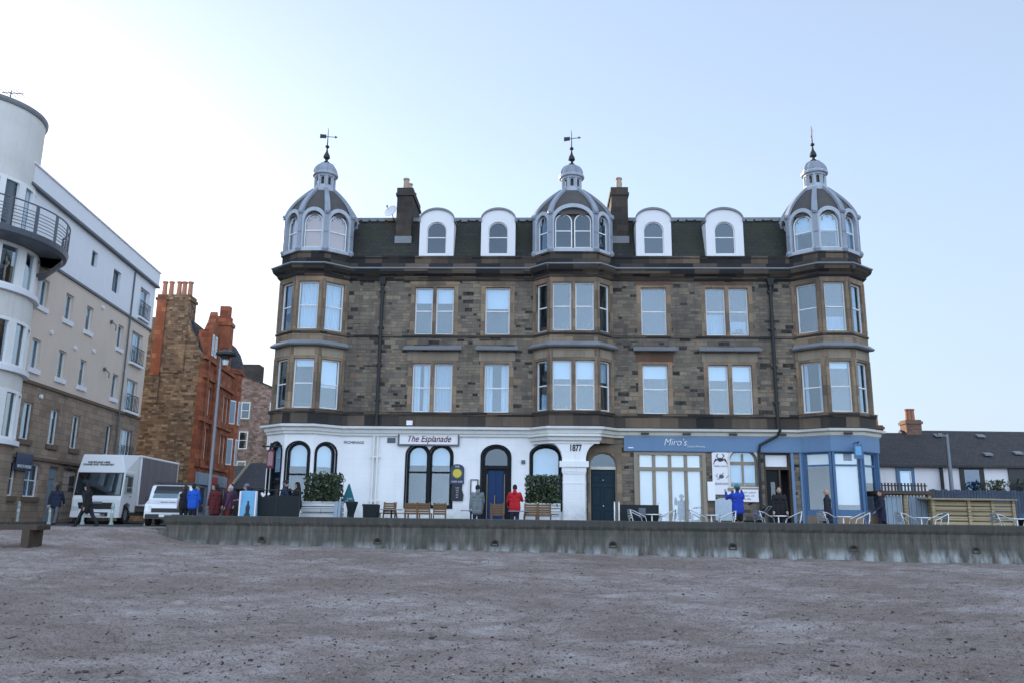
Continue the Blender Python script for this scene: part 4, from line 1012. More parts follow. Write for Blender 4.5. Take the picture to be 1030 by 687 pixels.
# round tower
TC = (-24.72, 35.2)
q = MB(); q.lathe([(2.5, 15.1), (2.5, 18.45)], TC, 64); q.build('tower_drum', M['render_pale'], AB, ao, smooth=False)
q = MB(); q.lathe([(2.45, 18.45), (2.56, 18.452), (2.6, 18.55), (2.6, 18.68), (2.4, 18.7)], TC, 64); q.build('tower_coping', M['gutter'], AB, ao)
for z0, z1 in ((0, 3.35), (5.75, 6.45), (8.75, 9.85), (12.0, 12.25)):
    q = MB(); q.lathe([(3.0, z0), (3.0, z1)], TC, 64); q.build('tower_band', M['brown_block' if z0 == 0 else 'render_pale'], AB, ao)
for z in (3.36, 6.46, 9.86):
    q = MB(); q.lathe([(2.9, z), (3.2, z+.01), (3.2, z+.22), (2.9, z+.23)], TC, 64); q.build('tower_sill', M['render_white'], AB, ao)
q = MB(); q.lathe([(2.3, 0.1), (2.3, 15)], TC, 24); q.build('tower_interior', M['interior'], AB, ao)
for z0, z1, r in ((3.6, 5.75, 2.95), (6.7, 8.75, 2.95), (10.1, 12.0, 2.95), (12.4, 15.1, 2.46)):
    q = MB(); n = 17
    for k in range(n):
        t = R(-180+k*22.5-8); c = math.cos(t); s_ = math.sin(t)
        q.cbox((TC[0]+r*c, TC[1]+r*s_, (z0+z1)/2), (.14, .26 if k % 2 else .4, z1-z0), t)
    q.lathe([(r-.1, z1-.14), (r+.06, z1-.14), (r+.06, z1), (r-.1, z1)], TC, 48); q.lathe([(r-.1, z0), (r+.06, z0), (r+.06, z0+.12), (r-.1, z0+.12)], TC, 48)
    w = q.build('tower_window', M['frame'], AB, ao)
    q = MB()
    for k in range(64):
        t0, t1 = 6.2832*k/64, 6.2832*(k+1)/64; rr = r-.05
        q.add([(TC[0]+rr*math.cos(t), TC[1]+rr*math.sin(t), z) for t, z in ((t0, z0), (t1, z0), (t1, z1), (t0, z1))], [(0, 1, 2, 3)])
    q.build('pane', M['glass_dark' if z0 < 12 else 'glass'], w, ao)
q = MB()
q.lathe([(2.4, 12.02), (3.95, 12.02), (4.1, 12.12), (4.15, 12.36), (2.4, 12.38)], TC, 64); bl = q.build('balcony', M['grey_metal'], AB, ao)
q = MB()
for zz in (12.55, 12.7, 12.85, 13.0, 13.15, 13.3, 13.62):
    q.tube([(TC[0]+4.08*math.cos(R(t)), TC[1]+4.08*math.sin(R(t)), zz) for t in range(-120, 51, 5)], .018 if zz < 13.5 else .035, 6)
for t in range(-120, 51, 17): q.cbox((TC[0]+4.08*math.cos(R(t)), TC[1]+4.08*math.sin(R(t)), 12.98), (.06, .14 if t % 34 else .2, 1.28), R(t))
q.build('railing', M['grey_metal'], bl, ao)
q = MB(); P = []
for t in range(20, 51, 5):
    for rr, z in ((2.9, 11.2), (3.4, 11.35), (3.9, 11.9), (3.95, 12.02), (2.9, 12.02)): P.append((TC[0]+rr*math.cos(R(t)), TC[1]+rr*math.sin(R(t)), z))
q.add(P, [(i*5+k, i*5+(k+1) % 5, i*5+5+(k+1) % 5, i*5+5+k) for i in range(6) for k in range(5)]); q.build('balcony_bracket', M['grey_metal'], bl, ao)
q = MB(); q.tube([(-23.4, 34.8, 18.6), (-23.4, 34.8, 19.6)], .025, 6); q.bar((-23.8, 34.75, 19.5), (-22.9, 34.95, 19.55), .03)
for k in range(4): q.bar((-23.7+k*.22, 34.4, 19.5), (-23.62+k*.22, 35.2, 19.53), .018)
q.build('aerial', M['iron'], AB, ao)
sg = empty('shop_sign', fa.p(2.45, 2.75, .1)); tag(sg, 'dark teal sign board on the brown wall of the flats left of the truck', 'sign')
q = MB(); q.fbox(fa, 1.7, 3.25, 2.42, 3.2, .1, .16); q.build('sign_board', M['signblue'], sg, sg.location)
ang = math.atan2(16.8, -1.45)
text('lettering', 'BEACH HOUSE', .2, M['signwhite'], sg, fa.p(2.47, 2.6, .175)-sg.location, (R(90), 0, ang), shear=.2)

# ---------------------------------------------------------------- red sandstone tenement up the street
RT = empty('red_tenement', (-22.9, 60, 0)); ro = RT.location.copy()
tag(RT, 'tall red sandstone corner tenement with tan rubble gable and tall chimney stacks', 'building')
RX0 = -22.9
fg = F((-36, -60), (RX0, -60)); g0 = 36+RX0   # gable, a runs left to right
q = MB(); poly = [(0, 0), (g0, 0), (g0, 11.6), (g0-.25, 12.4), (g0-.7, 12.8), (g0-.75, 13.4), (g0-1.2, 14.0), (g0-1.5, 14.9), (g0-4.6, 15.0), (0, 15)]
q.prism(poly, fg, -.5, 0); q.build('gable_wall', M['gable'], RT, ro)
q = MB(); q.prism([(g0-.45, 0), (g0+.02, 0), (g0+.02, 11.6), (g0-.3, 11.6)], fg, -.6, .03); q.build('corner_quoins', M['red_stone'], RT, ro)
q = MB()
q.fbox(fg, g0-3.95, g0-1.5, 10.8, 16.75, -1.3, .08); q.fbox(fg, g0-4.05, g0-1.4, 16.3, 16.5, -1.4, .16); q.fbox(fg, g0-4.1, g0-3.2, 8.5, 10.8, -.3, .1); q.build('gable_chimney', M['gable'], RT, ro)
q = MB(); q.fbox(fg, g0-3.9, g0-3.2, 10.6, 16.7, -.3, .14); q.build('flue_breast', M['red_stone'], RT, ro)
for a in (-3.7, -3.2, -2.6, -2.2, -1.75):
    q = MB(); c = fg.p(g0+a, 0, -.5); q.lathe([(.2, 16.7), (.17, 17.3), (.16, 17.75), (.21, 17.78), (.21, 17.9), (.13, 17.9)], (c.x, c.y), 10); q.build('chimney_pot', M['terracotta'], RT, ro)
fs_ = F((RX0, -60), (RX0-.95, -71.2)); LS = fs_.L
q = MB(); hs = []
cols = [(1.1, 1.75), (2.0, 2.65), (6.4, 7.1), (7.5, 8.2)]
for a0, a1 in cols:
    for z0, z1 in ((4.6, 6.9), (7.9, 10.0)):
        hs.append(rect(a0, a1, z0, z1)); window(RT, fs_, a0, a1, z0, z1, d=-.15, fw=.1, cur='net', off=ro)
panel(q, fs_, rect(0, LS, 0, 12.0), hs); q.build('street_wall', M['red_stone'], RT, ro)
for z in (3.95, 7.3, 10.5, 11.9):
    q = MB(); q.fbox(fs_, -.05, LS, z, z+.25, -.1, .18); q.build('string_course', M['red_stone'], RT, ro)
q = MB(); q.fbox(fs_, .7, 3.1, 12.15, 14.2, -.8, .12); q.prism([(.6, 14.2), (3.2, 14.2), (2.4, 15.0), (1.9, 15.9), (1.4, 15.0)], fs_, -.4, .14); dm = q.build('wall_dormer', M['red_stone'], RT, ro)
window(RT, fs_, 1.15, 1.75, 12.4, 14.0, d=.14, fw=.1, cur='net', off=ro, thick=.012, name='dormer_window'); window(RT, fs_, 2.0, 2.6, 12.4, 14.0, d=.14, fw=.1, cur='net', off=ro, thick=.012, name='dormer_window')
for a in (.75, 3.0): q = MB(); q.fbox(fs_, a-.14, a+.14, 4, 14.6, -.05, .22); q.build('pilaster', M['red_stone'], RT, ro)
q = MB(); q.hexa([fs_.p(.62, 12.0, -.1), fs_.p(LS, 12.0, -.1), fs_.p(LS, 12, -9), fs_.p(.62, 12, -9), fs_.p(.75, 14.9, -1.3), fs_.p(LS, 14.9, -1.3), fs_.p(LS, 14.9, -8), fs_.p(.75, 14.9, -8)])
q.build('mansard_roof', M['slate_blue'], RT, ro)
q = MB(); q.fbox(fs_, 6.0, 7.2, 11.9, 16.2, -1.4, .1); q.fbox(fs_, 5.9, 7.3, 15.8, 16.1, -1.5, .2); q.fbox(fs_, 6.1, 7.1, 16.2, 16.6, -1.3, 0); q.fbox(fs_, 6.3, 6.9, 16.6, 17.5, -.9, -.1); q.build('street_chimney', M['red_stone'], RT, ro)
tc = fs_.p(LS-1.5, 0, -1.0)
q = MB(); q.lathe([(1.5, 0), (1.5, 12.2), (1.65, 12.3), (1.7, 12.6), (1.55, 12.7)], (tc.x, tc.y), 16); q.build('corner_turret', M['red_stone'], RT, ro)
q = MB(); q.lathe([(1.55, 12.7), (1.45, 13.4), (1.2, 14.1), (.8, 14.7), (.3, 15.1), (.08, 15.5)], (tc.x, tc.y), 16); q.build('turret_roof', M['slate_blue'], RT, ro)
for t in (-75, -35, 5):
    for z0, z1 in ((4.6, 6.8), (8, 10)):
        q = MB(); q.cbox((tc.x+1.46*math.cos(R(t)), tc.y+1.46*math.sin(R(t)), (z0+z1)/2), (.1, .6, z1-z0), R(t)); w = q.build('turret_window', M['frame'], RT, ro)
        q = MB(); q.cbox((tc.x+1.49*math.cos(R(t)), tc.y+1.49*math.sin(R(t)), (z0+z1)/2), (.1, .44, z1-z0-.2), R(t)); q.build('pane', M['glass_dark'], w, ro)
q = MB(); q.fbox(fs_, .3, LS-2.8, 0, 3.6, -.05, .12); q.fbox(fs_, .3, LS-2.8, 2.7, 3.55, .12, .3); sf = q.build('shop_front', M['panel_blue'], RT, ro)
q = MB()
for a in (.6, 3.4, 6.0): q.fbox(fs_, a, a+2.0, .7, 2.5, .1, .14)
q.build('shop_window', M['glass_dark'], sf, ro)
q = MB(); q.fbox(fs_, 3.2, 5.4, 2.85, 3.4, .3, .34); q.build('shop_name_panel', M['red'], sf, ro)

# low slated house and rubble block behind
def gable_house(name, label, x0, x1, y0, y1, ze, zr, wallm, roofm, cat='house', ridge_x=True):
    r = empty(name, ((x0+x1)/2, y0, 0)); tag(r, label, cat); o = r.location.copy()
    q = MB(); ym = (y0+y1)/2; xm = (x0+x1)/2
    q.box(x0, x1, y0, y1, 0, ze)
    if ridge_x:
        q.add([(x0, y0, ze), (x0, y1, ze), (x0, ym, zr-.05), (x1, y0, ze), (x1, y1, ze), (x1, ym, zr-.05)], [(0, 1, 2), (3, 4, 5)])
    else:
        q.add([(x0, y0, ze), (x1, y0, ze), (xm, y0, zr-.05), (x0, y1, ze), (x1, y1, ze), (xm, y1, zr-.05)], [(0, 1, 2), (3, 4, 5)])
    q.build('wall', M[wallm], r, o)
    q = MB(); e = .25
    if ridge_x:
        q.hexa([(x0-e, y0-e, ze-.12), (x1+e, y0-e, ze-.12), (x1+e, ym, zr-.1), (x0-e, ym, zr-.1), (x0-e, y0-e, ze), (x1+e, y0-e, ze), (x1+e, ym, zr+.02), (x0-e, ym, zr+.02)])
        q.hexa([(x0-e, ym, zr-.1), (x1+e, ym, zr-.1), (x1+e, y1+e, ze-.12), (x0-e, y1+e, ze-.12), (x0-e, ym, zr+.02), (x1+e, ym, zr+.02), (x1+e, y1+e, ze), (x0-e, y1+e, ze)])
    else:
        for sx, xe in ((1, x0-e), (-1, x1+e)):
            q.hexa([(xe, y0-e, ze-.12), (xm, y0-e, zr-.1), (xm, y1+e, zr-.1), (xe, y1+e, ze-.12), (xe, y0-e, ze), (xm, y0-e, zr+.02), (xm, y1+e, zr+.02), (xe, y1+e, ze)])
    q.build('roof', M[roofm], r, o)
    return r, o
r, o = gable_house('low_house', 'low slated house with tan gable between red tenement and white pub', -20.5, -14.6, 62, 70, 2.5, 4.6, 'chimney_stone', 'slate_blue', ridge_x=True)
q = MB(); q.bar((-20.78, 61.72, 2.5), (-20.78, 66, 4.66), .2, .16); q.build('bargeboard', M['beige_wood'], r, o)
q = MB(); q.bar((-14.3, 61.72, 2.5), (-14.3, 66, 4.66), .2, .16); q.build('bargeboard', M['beige_wood'], r, o)
q = MB(); q.box(-19.3, -18.5, 61.9, 62.05, .8, 1.9); q.build('window', M['glass_dark'], r, o)
r, o = gable_house('slated_house', 'slated house roof rising behind the low house beside red tenement', -26.5, -18.2, 76, 84, 3.0, 5.2, 'pink_rubble', 'slate_blue', ridge_x=True)
q = MB(); q.bar((-26.8, 75.7, 3.0), (-26.8, 80, 5.26), .24, .18); q.build('bargeboard', M['white_trim'], r, o)
q = MB(); q.bar((-17.9, 75.7, 3.0), (-17.9, 80, 5.26), .24, .18); q.build('bargeboard', M['white_trim'], r, o)
r, o = gable_house('rubble_tenement', 'pinkish brown rubble tenement with slate roof seen past the red tenement', -40, -24.5, 95, 106, 13.8, 17.0, 'pink_rubble', 'slate_blue', 'building', ridge_x=False)
q = MB(); q.box(-32.2, -30.2, 96.5, 98.5, 15.5, 18.2); q.build('chimney', M['chimney_stone'], r, o)
fw_ = F((-40, -95), (-24.5, -95))
for x, z0, z1 in ((-30.9, 11.5, 13.4), (-30.9, 8.0, 10.0), (-27.6, 11.5, 13.4), (-27.6, 8.0, 10.0), (-34, 8, 10), (-30.9, 4.6, 6.6)):
    q = MB(); q.fbox(fw_, x+40-.62, x+40+.62, z0-.15, z1+.15, -.02, .05); sr = q.build('window_surround', M['ashlar_pale'], r, o)
    window(r, fw_, x+40-.5, x+40+.5, z0, z1, d=.1, fw=.08, off=o, thick=.02, gl='glass_dark')

# ---------------------------------------------------------------- white cottages on the right
def cottage(name, label, x0, x1, y0, y1, ze, zr, wins, open_from=None):
    r, o = gable_house(name, label, x0, x1, y0+.02, y1, ze-.0, zr, 'cottage_white', 'slate_brown', 'cottage')
    f = F((x0, -y0), (x1, -y0))
    for a0, a1, z0, z1, m_, g_, c_ in wins:
        q = MB(); q.ring(rect(a0-.16, a1+.16, z0-.1, z1+.16), rect(a0, a1, z0, z1), f, -.02, .05); q.build('window_surround', M[m_], r, o)
        window(r, f, a0, a1, z0, z1, d=.045, fw=.05, thick=.03, off=o, gl=g_, mid=None, mat='frame' if g_ == 'glass' else 'iron', cur=None)
        if c_: q = MB(); q.fbox(f, a0+.05, a1-.05, z0+.05, z1-.05, .002, .008); q.build('blind', M[c_], r, o)
    return r, o, f
c1, o1, f1 = cottage('white_cottage', 'white cottage with blue framed window and brick chimneys beside the blue cafe', 13.6, 20.72, 40, 46, 3.3, 5.15, [(5.2, 5.75, 2.05, 3.0, 'blue_dark', 'glass', 'blind')])
for x0, x1, y, zt, mt in ((20.7, 21.5, 42.8, 5.85, 'brick'), (19.75, 20.3, 44.6, 5.75, 'brick')):
    q = MB(); q.box(x0, x1, y, y+.7, 4.4, zt); q.box(x0-.06, x1+.06, y-.06, y+.76, zt-.22, zt-.08); c_ = q.build('chimney', M[mt], c1, o1)
    for k in range(2):
        q = MB(); q.lathe([(.15, zt), (.13, zt+.5), (.16, zt+.52), (.16, zt+.6), (.1, zt+.6)], (x0+.3+k*(x1-x0-.6), y+.35), 10); q.build('chimney_pot', M['terracotta'], c_, o1)
c2, o2c, f2c = cottage('white_cottage', 'long white cottage with dark window and brown slate roof at far right', 20.78, 36, 40.1, 46.4, 3.32, 5.32, [(1.15, 2.0, 1.9, 3.16, 'iron', 'glass_dark', None)])
q = MB(); q.fbox(f2c, 3.35, 8.0, 0.1, 3.3, .0, .06); q.build('dark_shed_front', M['cab_black'], c2, o2c)
for x, t in ((22.2, .8), (23.6, .25), (25.2, .3), (24.4, .8)):
    yy = 40.1-.25+(43.25-39.85)*t; zz = 3.32+(5.32-3.32)*t
    q = MB(); q.hexa([(x-.2, yy-.12, zz+.02), (x+.2, yy-.12, zz+.02), (x+.2, yy+.15, zz+.12), (x-.2, yy+.15, zz+.12), (x-.2, yy-.12, zz+.1), (x+.2, yy-.12, zz+.1), (x+.2, yy+.15, zz+.2), (x-.2, yy+.15, zz+.2)]); q.build('roof_vent', M['gutter'], c2, o2c)
q = MB(); q.box(20.74, 20.86, 39.86, 39.98, .1, 3.25); q.build('downpipe', M['pipe'], c2, o2c)
pl_ = empty('wooden_pole', (20.95, 39.4, 0)); tag(pl_, 'tall grey wooden pole standing against the white cottages', 'pole')
q = MB(); q.tube([(0, 0, 0), (0, 0, 4.75)], [.11, .08], 10); q.build('pole', M['galv'], pl_)
q = MB(); q.bar((0, -.05, 4.6), (-.35, -.1, 4.75), .05); q.cbox((-.4, -.12, 4.72), (.18, .12, .1)); q.build('pole_bracket', M['galv'], pl_)
# fences and stores on the promenade
r = empty('board_fence', (21.9, 37.2, 0)); tag(r, 'blue grey vertical board fence in front of the long cottage', 'fence')
q = MB()
for k in range(70):
    x = 18.75+k*.14; z = 2.02+.03*math.sin(k*1.7)
    q.box(x, x+.13, 37.2, 37.23, .05, z)
q.build('boards', M['fence_blue'], r, r.location)
q = MB(); q.bar((18.7, 37.26, .5), (28.5, 37.26, .5), .08, .05); q.bar((18.7, 37.26, 1.7), (28.5, 37.26, 1.7), .08, .05); q.build('rails', M['fence_blue'], r, r.location)
r = empty('trellis_fence', (17.3, 37.6, 0)); tag(r, 'rusty brown slatted trellis fence below the blue framed cottage window', 'fence')
q = MB()
for k in range(22): x = 15.6+k*.15; q.box(x, x+.07, 37.6, 37.63, .05, 2.32)
q.build('slats', M['brown_wood'], r, r.location)
q = MB(); q.bar((15.5, 37.66, .6), (18.9, 37.66, .6), .07, .05); q.bar((15.5, 37.66, 2.2), (18.9, 37.66, 2.2), .1, .05); q.bar((15.5, 37.66, 1.9), (18.9, 37.66, 1.9), .07, .05); q.build('rails', M['brown_wood'], r, r.location)
r = empty('panel_shelter', (16.2, 34.5, 0)); tag(r, 'low shelter with pale blue board panels and dark roof behind the sea wall', 'shelter')
for x0, x1 in ((15.5, 16.2), (16.5, 17.25)):
    q = MB(); q.box(x0, x1, 34.5, 34.56, .05, 1.62); q.build('panel', M['panel_blue'], r, r.location)
for x in (15.4, 16.35, 17.35):
    q = MB(); q.box(x-.07, x+.07, 34.42, 34.56, 0, 1.7); q.build('post', M['timber'], r, r.location)
q = MB(); q.box(15.2, 17.5, 34.3, 35.6, 1.7, 1.84); q.build('roof', M['brown_wood'], r, r.location)
r = empty('slatted_store', (18.6, 33.5, 0)); tag(r, 'long softwood slatted bin store right of the pale blue panels', 'bin store'); r.scale.z = .88
for x0, x1 in ((17.05, 18.35), (18.5, 19.3), (19.42, 20.15)):
    q = MB()
    for k in range(7): q.box(x0, x1, 33.5, 33.53, .1+k*.22, .27+k*.22)
    q.build('slat_panel', M['timber'], r, r.location)
for x in (16.98, 18.42, 19.36, 20.2):
    q = MB(); q.box(x-.06, x+.06, 33.44, 33.56, 0, 1.72); q.build('post', M['timber'], r, r.location)
q = MB(); q.hexa([(16.85, 33.3, 1.66), (20.3, 33.3, 1.66), (20.3, 34.9, 1.74), (16.85, 34.9, 1.74), (16.85, 33.3, 1.72), (20.3, 33.3, 1.72), (20.3, 34.9, 1.8), (16.85, 34.9, 1.8)]); q.build('roof', M['timber'], r, r.location)
q = MB(); q.box(17.0, 20.2, 34.8, 34.85, 0, 1.7); q.build('back_panel', M['timber'], r, r.location)
r = empty('wheelie_bin', (20.95, 33.6, 0)); tag(r, 'dark bin with bright blue lid beside the slatted store', 'bin')
q = MB(); q.hexa([(20.7, 33.4, .1), (21.2, 33.4, .1), (21.2, 33.9, .1), (20.7, 33.9, .1), (20.62, 33.32, .8), (21.28, 33.32, .8), (21.28, 34.0, .8), (20.62, 34.0, .8)]); q.build('body', M['dark_plastic'], r, r.location)
q = MB(); q.hexa([(20.6, 33.28, .8), (21.3, 33.28, .8), (21.3, 34.04, .8), (20.6, 34.04, .8), (20.68, 33.34, .92), (21.22, 33.34, .92), (21.22, 33.98, .96), (20.68, 33.98, .96)]); q.build('lid', M['blue'], r, r.location)
for x in (20.75, 21.15):
    q = MB(); q.tube([(x-.03, 33.95, .1), (x+.03, 33.95, .1)], .1, 10); q.build('wheel', M['rubber'], r, r.location)
def bush(name, label, c, sz, n, mat='shrub', s=(.05, .11)):
    r = empty(name, (c[0], c[1], 0)); tag(r, label, 'shrub')
    q = MB()
    leaves(q, lambda: Vector((rng.gauss(0, sz[0]*.4), rng.gauss(0, sz[1]*.4), c[2]+sz[2]*(rng.random()**.8-.5))), n, *s)
    q.build('foliage', M[mat], r, uv=False, recalc=False)
    q = MB()
    for k in range(5): q.tube([(rng.uniform(-.1, .1), 0, 0), (rng.uniform(-.3, .3)*sz[0], 0, c[2]+.2*sz[2])], [.03, .012], 5)
    q.build('stem', M['brown_wood'], r, uv=False)
bush('garden_shrub', 'leafy shrub against the white cottage wall behind blue grey fence', (22.95, 39.2, 2.0), (.8, .5, 1.1), 420)
bush('garden_shrub', 'dark shrub in front of the shed front at far right', (25.0, 39.0, 2.1), (1.5, .6, 1.0), 500, 'hedge')

# ---------------------------------------------------------------- street furniture on the left
r = empty('street_lamp', (-12.28, 34, 0)); tag(r, 'tall grey street lamp post in front of the red tenement', 'street lamp')
q = MB(); q.tube([(0, 0, 0), (0, 0, 1.2), (0, 0, 1.25), (0, 0, 7.0)], [.095, .095, .07, .05], 12); q.build('post', M['galv'], r)
q = MB(); q.tube([(0, 0, 7.0), (.02, 0, 7.15), (.12, 0, 7.18)], .035, 8); q.lathe([(.1, 6.75), (.18, 7.05), (.42, 7.1), (.4, 7.2), (.12, 7.32), (.03, 7.4)], (.2, 0), 16); q.build('lamp_head', M['iron'], r)
q = MB(); q.lathe([(.1, 6.68), (.17, 7.06)], (.2, 0), 12); q.build('lantern_glass', M['lens'], r)
BOL = None
for i, (x, y, lb) in enumerate(((-22.3, 38, 'pale green bollard nearest the left edge, below the tower'), (-21.4, 39, 'pale green bollard behind the person in dark blue jacket'), (-20.0, 39.3, 'pale green bollard behind the striding person in black'),
                     (-18.6, 39.2, 'pale green bollard in front of the truck, near its right headlamp'), (-16.8, 38.8, 'pale green bollard in front of the white van'))):
    if BOL is None:
        r = empty('bollard', (0, 0, 0)); q = MB(); q.lathe([(.1, 0), (.1, .08), (.065, .12), (.06, .78), (.085, .8), (.085, .86), (.06, .88), (.065, .96), (.03, 1.02)], n=12); q.build('post', M['bollard'], r)
        q = MB(); q.lathe([(.066, .55), (.068, .56), (.068, .66), (.066, .67)], n=12); q.build('band', M['cottage_white'], r); BOL = r
    else: r = copy_tree(BOL)
    r.location = (x, y, 0); tag(r, lb, 'bollard', 'bollards across the road end')
r = empty('timber_bench', (-15.0, 24.2, ground_h(-15.0, 24.2))); tag(r, 'heavy dark timber bench on the sand at the far left', 'bench')
q = MB()
for k in range(3): q.cbox((0, -.24+k*.24, .56), (3.2, .225, .13))
q.build('seat', M['brown_wood'], r)
for x in (-1.2, 1.3):
    for y in (-.26, .26):
        q = MB(); q.box(x-.11, x+.11, y-.09, y+.09, -.25, .495); q.build('leg', M['brown_wood'], r)

# ---------------------------------------------------------------- vehicles
def wheel_parts(root, c, r, w, axis_x=True):
    q = MB()
    def ring(rr, x): return [(c[0]+x, c[1]+rr*math.cos(t), c[2]+rr*math.sin(t)) for t in [6.2832*k/20 for k in range(20)]]
    b = MB(); prof = [(r*.62, -w/2), (r*.95, -w/2), (r, -w*.35), (r, w*.35), (r*.95, w/2), (r*.62, w/2)]
    for rr, x in prof: b.v += [Vector(p) for p in ring(rr, x)]
    for i in range(len(prof)):
        j = (i+1) % len(prof)
        for k in range(20): b.f.append((i*20+k, i*20+(k+1) % 20, j*20+(k+1) % 20, j*20+k)); b.m.append(0)
    o = b.build('wheel', M['rubber'], root, smooth=False)
    b = MB(); b.tube([(c[0]-w*.4, c[1], c[2]), (c[0]+w*.4, c[1], c[2])], r*.62, 16); b.tube([(c[0]-w*.52, c[1], c[2]), (c[0]+w*.52, c[1], c[2])], r*.2, 10); b.build('rim', M['galv'], o)
# curtain sided truck, front towards the beach (local -y is forward)
TR = empty('delivery_truck', (-20.45, 41.3, .02), R(4.5))
tag(TR, 'white cab curtain sided delivery truck with roof deflector parked facing the beach', 'truck')
q = MB()
cabp = [(-0.0, .42), (-.02, 1.2), (.04, 1.32), (.24, 2.52), (.4, 2.62), (2.0, 2.62), (2.0, .55), (1.35, .55), (1.3, .9), (.85, 1.02), (.45, .9), (.35, .42)]
fy = F((-1.18, 0), (1.18, 0))
class FX:   # profile across the truck: a = y, d = x
    def p(s, a, z, d=0): return Vector((d, a, z))
fx = FX()
q.prism(cabp, fx, -1.17, 1.17); q.build('cab', M['truck_white'], TR)
q = MB(); q.hexa([(-1.06, .035, 1.42), (1.06, .035, 1.42), (1.06, .1, 1.42), (-1.06, .1, 1.42), (-1.04, .21, 2.47), (1.04, .21, 2.47), (1.04, .28, 2.47), (-1.04, .28, 2.47)]); q.build('windscreen', M['windscreen'], TR)
q = MB(); q.hexa([(-1.12, .044, 1.37), (1.12, .044, 1.37), (1.12, .1, 1.37), (-1.12, .1, 1.37), (-1.1, .225, 2.5), (1.1, .225, 2.5), (1.1, .28, 2.5), (-1.1, .28, 2.5)]); q.build('windscreen_seal', M['cab_black'], TR)
q = MB()
for x in (-.5, .5): q.bar((x-.42, .025, 1.44), (x+.35, .055, 1.62), .025)
q.build('wiper', M['rubber'], TR)
q = MB(); q.hexa([(-1.16, .2, 2.5), (1.16, .2, 2.5), (1.16, 2.0, 2.6), (-1.16, 2.0, 2.6), (-1.08, .5, 3.42), (.85, .5, 3.42), (1.16, 2.0, 3.5), (-1.16, 2.0, 3.5)]); df = q.build('roof_deflector', M['truck_white'], TR)
for body, z in (("HANDLING HIRE", 3.02), ("CRANES AND TRANSPORT", 2.9)):
    text('lettering', body, .15 if z > 3 else .13, M['ink'], df, (-.22, .2+(z-2.5)*.326-.014, z), (R(72), 0, 0), sx=.95, offset=.004)
q = MB(); q.hexa([(-.78, -.03, .72), (.78, -.03, .72), (.78, .02, .72), (-.78, .02, .72), (-.92, -.01, 1.14), (.92, -.01, 1.14), (.92, .05, 1.14), (-.92, .05, 1.14)])
for k in range(3): q.box(-.8, .8, -.05, -.02, .76+k*.12, .79+k*.12)
q.build('grille', M['cab_black'], TR)
q = MB(); q.box(-.3, .3, -.055, -.03, .98, 1.08); q.build('grille_badge', M['galv'], TR)
q = MB(); q.box(-1.16, 1.16, -.06, .3, .3, .6); q.box(-.5, .5, -.075, -.05, .34, .5); q.build('bumper', M['truck_white'], TR)
q = MB(); q.box(-.62, .62, -.075, -.058, .36, .56); q.build('lower_grille', M['cab_black'], TR)
q = MB(); q.box(-.27, .27, -.085, -.074, .4, .51); q.build('number_plate', M['number_plate'], TR)
for s_ in (-1, 1):
    q = MB(); q.hexa([(s_*.78, -.045, .62), (s_*1.14, -.03, .62), (s_*1.14, .05, .62), (s_*.78, .05, .62), (s_*.84, -.04, .82), (s_*1.14, -.02, .86), (s_*1.14, .05, .86), (s_*.84, .05, .82)]); q.build('headlight', M['lens'], TR)
    q = MB(); q.box(*sorted((s_*1.172, s_*1.2)), .34, 1.3, 1.5, 2.45); q.build('side_window', M['windscreen'], TR)
    q = MB(); q.bar((s_*1.15, .35, 2.35), (s_*1.4, .28, 2.3), .04); q.cbox((s_*1.42, .28, 2.05), (.2, .12, .5)); q.cbox((s_*1.42, .28, 1.65), (.2, .12, .22)); q.build('mirror', M['cab_black'], TR)
    q = MB(); q.box(*sorted((s_*1.17, s_*1.185)), .4, 1.3, .62, .66); q.cbox((s_*1.19, 1.15, 1.35), (.03, .16, .04)); q.build('door_handle', M['cab_black'], TR)
    for y in (.9, 6.6): wheel_parts(TR, (s_*1.0, y, .45), .45, .28)
q = MB(); q.box(-1.1, 1.1, 1.5, 8.2, .62, .9); q.box(-.5, .5, 2, 8.0, .4, .62); q.build('chassis', M['cab_black'], TR)
q = MB(); q.box(-1.24, 1.24, 2.15, 2.25, .92, 3.5); q.box(-1.24, 1.24, 8.15, 8.25, .92, 3.5); q.box(-1.25, 1.25, 2.1, 8.3, 3.38, 3.52); q.box(-1.24, 1.24, 2.15, 8.25, .88, 1.0); q.build('body_frame', M['truck_white'], TR)
for s_ in (-1, 1):
    q = MB(); n = 90; P = []
    for k in range(n+1):
        y = 2.25+5.9*k/n; dx = .025*math.sin(k*1.1)+.02*math.sin(k*.37)
        P += [(s_*(1.22+dx), y, .98), (s_*(1.22+dx*.6), y, 3.4)]
    q.add(P, [(2*k, 2*k+2, 2*k+3, 2*k+1) for k in range(n)]); q.build('side_curtain', M['curtain_side'], TR)
q = MB(); q.box(-1.2, 1.2, 2.3, 8.1, 3.3, 3.37); q.build('roof_sheet', M['curtain_side'], TR)
q = MB(); q.ball((-.45, 1.15, 1.75), (.22, .16, .3)); q.ball((-.45, 1.1, 2.12), .12); q.build('seat_back', M['cab_black'], TR)

